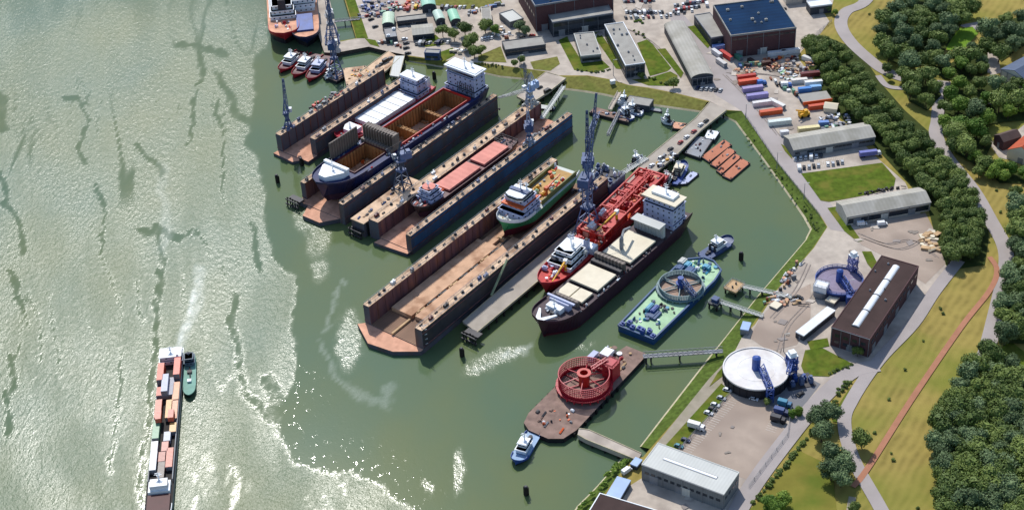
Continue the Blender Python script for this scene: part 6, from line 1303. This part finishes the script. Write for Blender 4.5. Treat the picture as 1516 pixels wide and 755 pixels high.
# ------------------------------------------------------------------ trees
def crown_mesh(name, seed, R_, hz, n, leaf, m, lobes=9, flat=.85):
    q = random.Random(seed); Lb = []
    for i in range(lobes):
        a = q.uniform(0, 2*pi); rr = R_*sqrt(q.random())*.62; Lb.append((rr*cos(a), rr*sin(a), q.uniform(-.4, .5)*hz, R_*q.uniform(.26, .5)))
    Lb.append((0, 0, hz*.35, R_*.6)); vs, fs = [], []
    for i in range(n):
        cx, cy, cz, lr = Lb[q.randrange(len(Lb))]; u = q.uniform(-.85, 1); a = q.uniform(0, 2*pi); s = sqrt(1-u*u); d = Vector((s*cos(a), s*sin(a), u)); rr = lr*q.uniform(.72, 1.08)
        c = Vector((cx, cy, cz))+Vector((d.x*rr, d.y*rr, d.z*rr*flat)); nrm = (d+Vector((q.uniform(-1, 1), q.uniform(-1, 1), q.uniform(-.6, 1)))*.75).normalized()
        t = nrm.cross(Vector((q.uniform(-1, 1), q.uniform(-1, 1), q.uniform(-1, 1)))).normalized(); b_ = nrm.cross(t); l = leaf*q.uniform(.6, 1.35); o = len(vs)
        vs += [c+t*l, c+b_*l*.75, c-t*l*.9, c-b_*l*.7]; fs.append((o, o+1, o+2, o+3))
    for cx, cy, cz, lr in Lb:     # inner leaf clumps keep the crown from being see-through
        for j in range(16):
            d = Vector((q.gauss(0, 1), q.gauss(0, 1), q.gauss(0, 1))).normalized(); c = Vector((cx, cy, cz))+d*lr*.55; t = d.cross(Vector((q.gauss(0, 1), q.gauss(0, 1), 1))).normalized(); b_ = d.cross(t); l = lr*.42; o = len(vs)
            vs += [c+t*l, c+b_*l, c-t*l, c-b_*l]; fs.append((o, o+1, o+2, o+3))
    me = bpy.data.meshes.new(name); me.from_pydata(vs, [], fs); me.materials.append(m); me.update(); return me
CR = {'A': [crown_mesh('crown', s, 5.7, 4.2, 3000, .36, leafA, 13) for s in range(5)], 'B': [crown_mesh('crown', 20+s, 5.6, 4.4, 3000, .36, leafB, 12) for s in range(3)], 'C': [crown_mesh('crown', 40+s, 5.4, 4.0, 3000, .36, leafC, 12) for s in range(3)]}
BUSH = {'A': [crown_mesh('foliage', 60+s, 1.6, .8, 260, .32, leafA, 5) for s in range(3)], 'C': [crown_mesh('foliage', 70+s, 1.6, .8, 260, .32, leafC, 5) for s in range(3)]}
def trunk_mesh(s):
    q = random.Random(s); b = MB().bar((0, 0, -.3), (.2, .1, 4.6), .5, 0, 7, .3)
    for i in range(6):
        a = i*pi/3+q.uniform(-.4, .4); b.bar((.15, .1, 3.2+q.uniform(0, 1.4)), (2.6*cos(a), 2.6*sin(a), 6.6+q.uniform(-1, 1)), .24, 0, 5, .07)
    return b.mesh('trunk', bark)
TR = [trunk_mesh(s) for s in range(3)]
def tree(px, py, kind, sc_, label, group, zc=7.0, q=rnd, cat='tree', name='leafy_tree'):
    hgt = 6.6*sc_; c = P(px, py, ZL+hgt*.92); r = root(name, label, cat, (c.x, c.y, ZL), q.uniform(0, 6.28), group)
    m = CR[kind][q.randrange(len(CR[kind]))]; o = link('crown', m, r, (0, 0, hgt*.92)); o.scale = (sc_*q.uniform(.92, 1.1), sc_*q.uniform(.92, 1.1), sc_*q.uniform(.9, 1.12))
    t = link('trunk', TR[q.randrange(3)], r, (0, 0, 0)); t.scale = (sc_, sc_, sc_*.84); return r
LE = [(1193,64),(1202,95),(1224,128),(1243,160),(1275,186),(1302,208),(1326,238),(1348,262),(1382,286),(1390,320),(1392,352),(1400,386)]
RI = [(1218,56),(1252,70),(1282,98),(1304,130),(1336,166),(1374,202),(1404,232),(1426,254),(1444,282),(1458,318),(1458,346),(1446,378)]
def along(pl, t):
    k = t*(len(pl)-1); i = min(int(k), len(pl)-2); f = k-i; return pl[i][0]+(pl[i+1][0]-pl[i][0])*f, pl[i][1]+(pl[i+1][1]-pl[i][1])*f
NR = 25
for i in range(NR):
    t = i/(NR-1)*.97+.01; a, b_ = along(LE, t), along(RI, t); w_ = hypot(a[0]-b_[0], a[1]-b_[1]); nc = 3
    for j in range(nc):
        k = .2+.3*j; x = a[0]+(b_[0]-a[0])*k+rnd.uniform(-3, 3); y = a[1]+(b_[1]-a[1])*k+rnd.uniform(-3, 3)
        side = ['yard', 'middle', 'road', 'outer road'][j] if nc == 4 else ['yard', 'middle', 'road'][j]
        tree(x, y, 'A', rnd.uniform(.9, 1.12), f'{ORD[i]} tree from the top on the {side} side of the long tree belt', 'trees of the long belt beside the warehouses')
def scatter(poly, dist, kinds, scs, label, group, seed, maxn=200):
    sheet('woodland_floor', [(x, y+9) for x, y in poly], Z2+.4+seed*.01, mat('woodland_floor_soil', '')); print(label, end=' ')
    q = random.Random(seed); xs_ = [p[0] for p in poly]; ys_ = [p[1] for p in poly]; pts = []
    for _ in range(4000):
        x, y = q.uniform(min(xs_), max(xs_)), q.uniform(min(ys_), max(ys_))
        if inside(x, y, poly) and all(hypot((x-a), (y-b)*1.4) > dist for a, b in pts):
            pts.append((x, y)); 
            if len(pts) >= maxn: break
    print(len(pts))
    for x, y in pts: tree(x, y, q.choice(kinds), q.uniform(*scs), label, group, q=q)
scatter([(1303,30),(1328,4),(1360,-12),(1400,-10),(1425,25),(1405,55),(1388,84),(1345,92),(1318,82),(1300,60)], 18, 'AAAB', (1.0, 1.5), 'dark green tree in the dense copse right of the curved road', 'trees of the copse beside the curved road', 1)
scatter([(1395,-14),(1445,-10),(1438,12),(1404,18)], 19, 'A', (1.0, 1.4), 'dark tree at the top edge right of the copse', 'trees at the top edge', 2)
scatter([(1334,106),(1380,108),(1394,132),(1372,155),(1345,140)], 20, 'AC', (1.0, 1.4), 'light green tree in the clump where the path meets the road', 'trees of the clump at the path', 3)
scatter([(1368,86),(1400,90),(1428,72),(1462,58),(1462,100),(1430,112),(1398,108)], 17, 'AABC', (.7, 1.4), 'green tree in the belt south of the small bright lawn', 'trees south of the bright lawn', 4)
scatter([(1455,40),(1516,12),(1530,50),(1482,82),(1470,64)], 20, 'AB', (1.0, 1.6), 'dark tree above the slate grey school roof', 'trees above the school roof', 5)
scatter([(1396,128),(1440,112),(1530,125),(1530,168),(1486,172),(1462,176),(1468,205),(1452,240),(1412,216),(1400,185)], 20.5, 'AACBC', (.8, 1.5), 'green tree in the wood around the brown tiled house', 'trees around the tiled houses', 6)
scatter([(1455,240),(1516,246),(1530,262),(1480,262)], 16, 'CA', (.8, 1.1), 'bright green tree below the orange tiled house', 'trees below the orange tiled house', 7)
scatter([(1506,300),(1530,300),(1530,500),(1478,498),(1482,470),(1492,420),(1502,370)], 19, 'AAB', (1.0, 1.6), 'dark tree at the right edge beyond the asphalt road', 'trees at the right edge', 8)
scatter([(1450,528),(1475,515),(1530,560),(1530,790),(1402,790),(1392,700),(1384,655),(1392,610),(1420,565)], 18.5, 'AAAB', (.95, 1.4), 'dark green tree in the dense wood at the lower right corner', 'trees of the wood at the lower right', 9)
for x, y, k, s_, l in [(1210,616,'B',1.15,'grey green tree at the upper left of the clump between the two roads'),(1228,610,'B',1.1,'grey green tree at the top of the clump between the two roads'),(1217,638,'B',1.1,'grey green tree in the middle of the clump between the two roads'),(1233,672,'B',1.1,'grey green tree upper one of the lower clump'),(1252,686,'B',1.2,'grey green tree at the right of the lower clump'),(1232,694,'B',1.15,'grey green tree at the left of the lower clump'),(1246,706,'B',1.0,'grey green tree lowest in the lower clump'),
   (1277,649,'A',.95,'lone dark round tree beside the diagonal road and the red path'),(1270,520,'A',.55,'small dark tree touching the corner of the dark brick hall'),(1136,742,'C',.9,'bright green tree at the bottom edge left one'),(1158,738,'C',.85,'bright green tree at the bottom edge right one'),(1150,752,'C',.9,'bright green tree cut by the bottom edge'),(1182,606,'C',.5,'small green tree beside the teal truck'),(1173,612,'C',.45,'smaller green tree behind the teal truck'),(1135,594,'A',.4,'small dark tree under the white carousel loading bridge'),
   (655,45,'A',.85,'dark tree left end of the north yard tree group'),(672,50,'A',.9,'dark tree second from the left in the north yard group'),(688,42,'A',1.0,'dark tree in the middle of the north yard group'),(700,58,'A',1.0,'dark tree below the middle of the north yard group'),(718,38,'A',.95,'dark tree behind the grey store building'),(734,43,'C',.8,'lighter tree right of the grey store building'),(702,76,'A',.9,'dark tree just behind the tall white bridge tower'),(692,66,'A',.8,'dark tree between the car row and the white bridge tower'),(712,74,'A',.75,'dark tree right of the white bridge tower'),
   (768,38,'B',.85,'grey green tree beside the pale steel shed'),(778,45,'B',.7,'small grey green tree at the corner of the huge dark hall'),(771,88,'A',.6,'round tree beside the low dark workshop'),(762,93,'A',.5,'smaller tree below the low dark workshop'),(997,121,'A',.7,'dark tree at the tip of the lawns near the arched shed'),(950,112,'A',.45,'low tree in front of the office block'),(1314,100,'A',.65,'dark tree on the inner side of the curved road'),(1318,114,'A',.5,'small dark tree above the path'),
   (1504,284,'A',.75,'lone dark tree on the dry meadow at the right'),(1450,252,'A',.8,'dark tree at the meadow edge below the wood'),(1200,58,'A',.7,'tree at the corner of the navy roofed hall'),(1226,12,'B',.5,'small grey tree beside the loading shed'),(1236,18,'C',.5,'small bright tree on the verge beside the curved road'),(1265,752,'A',.6,'dark tree at the bottom beside the small path'),(1510,745,'A',1.0,'dark tree in the very corner of the frame')]:
    tree(x, y, k, s_, l, None)
# shrubs
def shrubs(pl, n, kind, label, group, seed, spread=3, s=(.7, 1.3), z=ZL):
    q = random.Random(seed)
    for i in range(n):
        x, y = along(pl, (i+.5)/n); c = P(x+q.uniform(-spread, spread), y+q.uniform(-spread, spread), z+1); sc_ = q.uniform(*s)
        o = bpy.data.objects.new('shrub', BUSH[kind][q.randrange(3)]); C.objects.link(o); o.location = (c.x, c.y, z+.8*sc_); o.scale = (sc_, sc_, sc_*.8); o.rotation_euler[2] = q.uniform(0, 6); tag(o, label, 'shrub', group)
shrubs([(1240,590),(1200,640),(1160,690),(1115,745)], 30, 'A', 'dark shrub in the hedge line along the broad diagonal road', 'shrubs along the diagonal road', 1, 2)
shrubs([(1258,560),(1240,580)], 8, 'A', 'green shrub between the two diagonal roads', 'shrubs between the diagonal roads', 2, 3)
shrubs([(858,752),(885,722),(912,690),(935,676)], 16, 'C', 'bright shrub on the bank below the wide jetty', 'shrubs on the southern bank', 3, 3)
shrubs([(1170,604),(1180,614)], 6, 'C', 'bright shrub behind the trucks of the car park', 'shrubs behind the trucks', 4, 4)
shrubs([(1102,196),(1150,260),(1200,320),(1212,340)], 34, 'A', 'low shrub on the grass bank around the basin', 'shrubs on the basin bank', 5, 5, (.35, .75), 1.6)
shrubs([(930,103),(945,112),(985,122),(1000,124)], 14, 'A', 'dark shrub in the hedge in front of the office block', 'hedge shrubs at the office block', 6, 2, (.7, 1.2))
shrubs([(852,103),(885,106),(905,102)], 10, 'A', 'dark shrub in the hedge below the canteen building', 'hedge shrubs at the canteen', 7, 1, (.5, .9))
shrubs([(940,28),(955,32)], 6, 'C', 'green shrub among the car park rows', 'shrubs in the car park', 8, 3, (.6, 1.1))
shrubs([(938,45),(952,52)], 6, 'A', 'brownish shrub between office block and car park', 'shrubs behind the lawn', 9, 4, (.6, 1.1))
shrubs([(1225,552),(1250,543),(1262,538)], 8, 'A', 'dark shrub at the edge of the bright triangular lawn', 'shrubs at the triangular lawn', 10, 1, (.5, .9))
shrubs([(707,93),(745,97)], 9, 'A', 'dark shrub in the hedge above the northern bank', 'hedge shrubs on the northern bank', 11, 1, (.4, .8))
for k, (x, y) in enumerate([(1396,462),(1391,455),(1366,502),(1338,545),(1315,588),(1294,638),(1318,668),(1322,678),(1358,750),(1475,280),(1480,312),(1286,20)]):
    shrubs([(x, y), (x+2, y+1)], 1, 'A', f'{ORD[k]} small dark bush alone on the dry meadow', 'lone bushes on the meadow', 100+k, .5, (.55, .8))
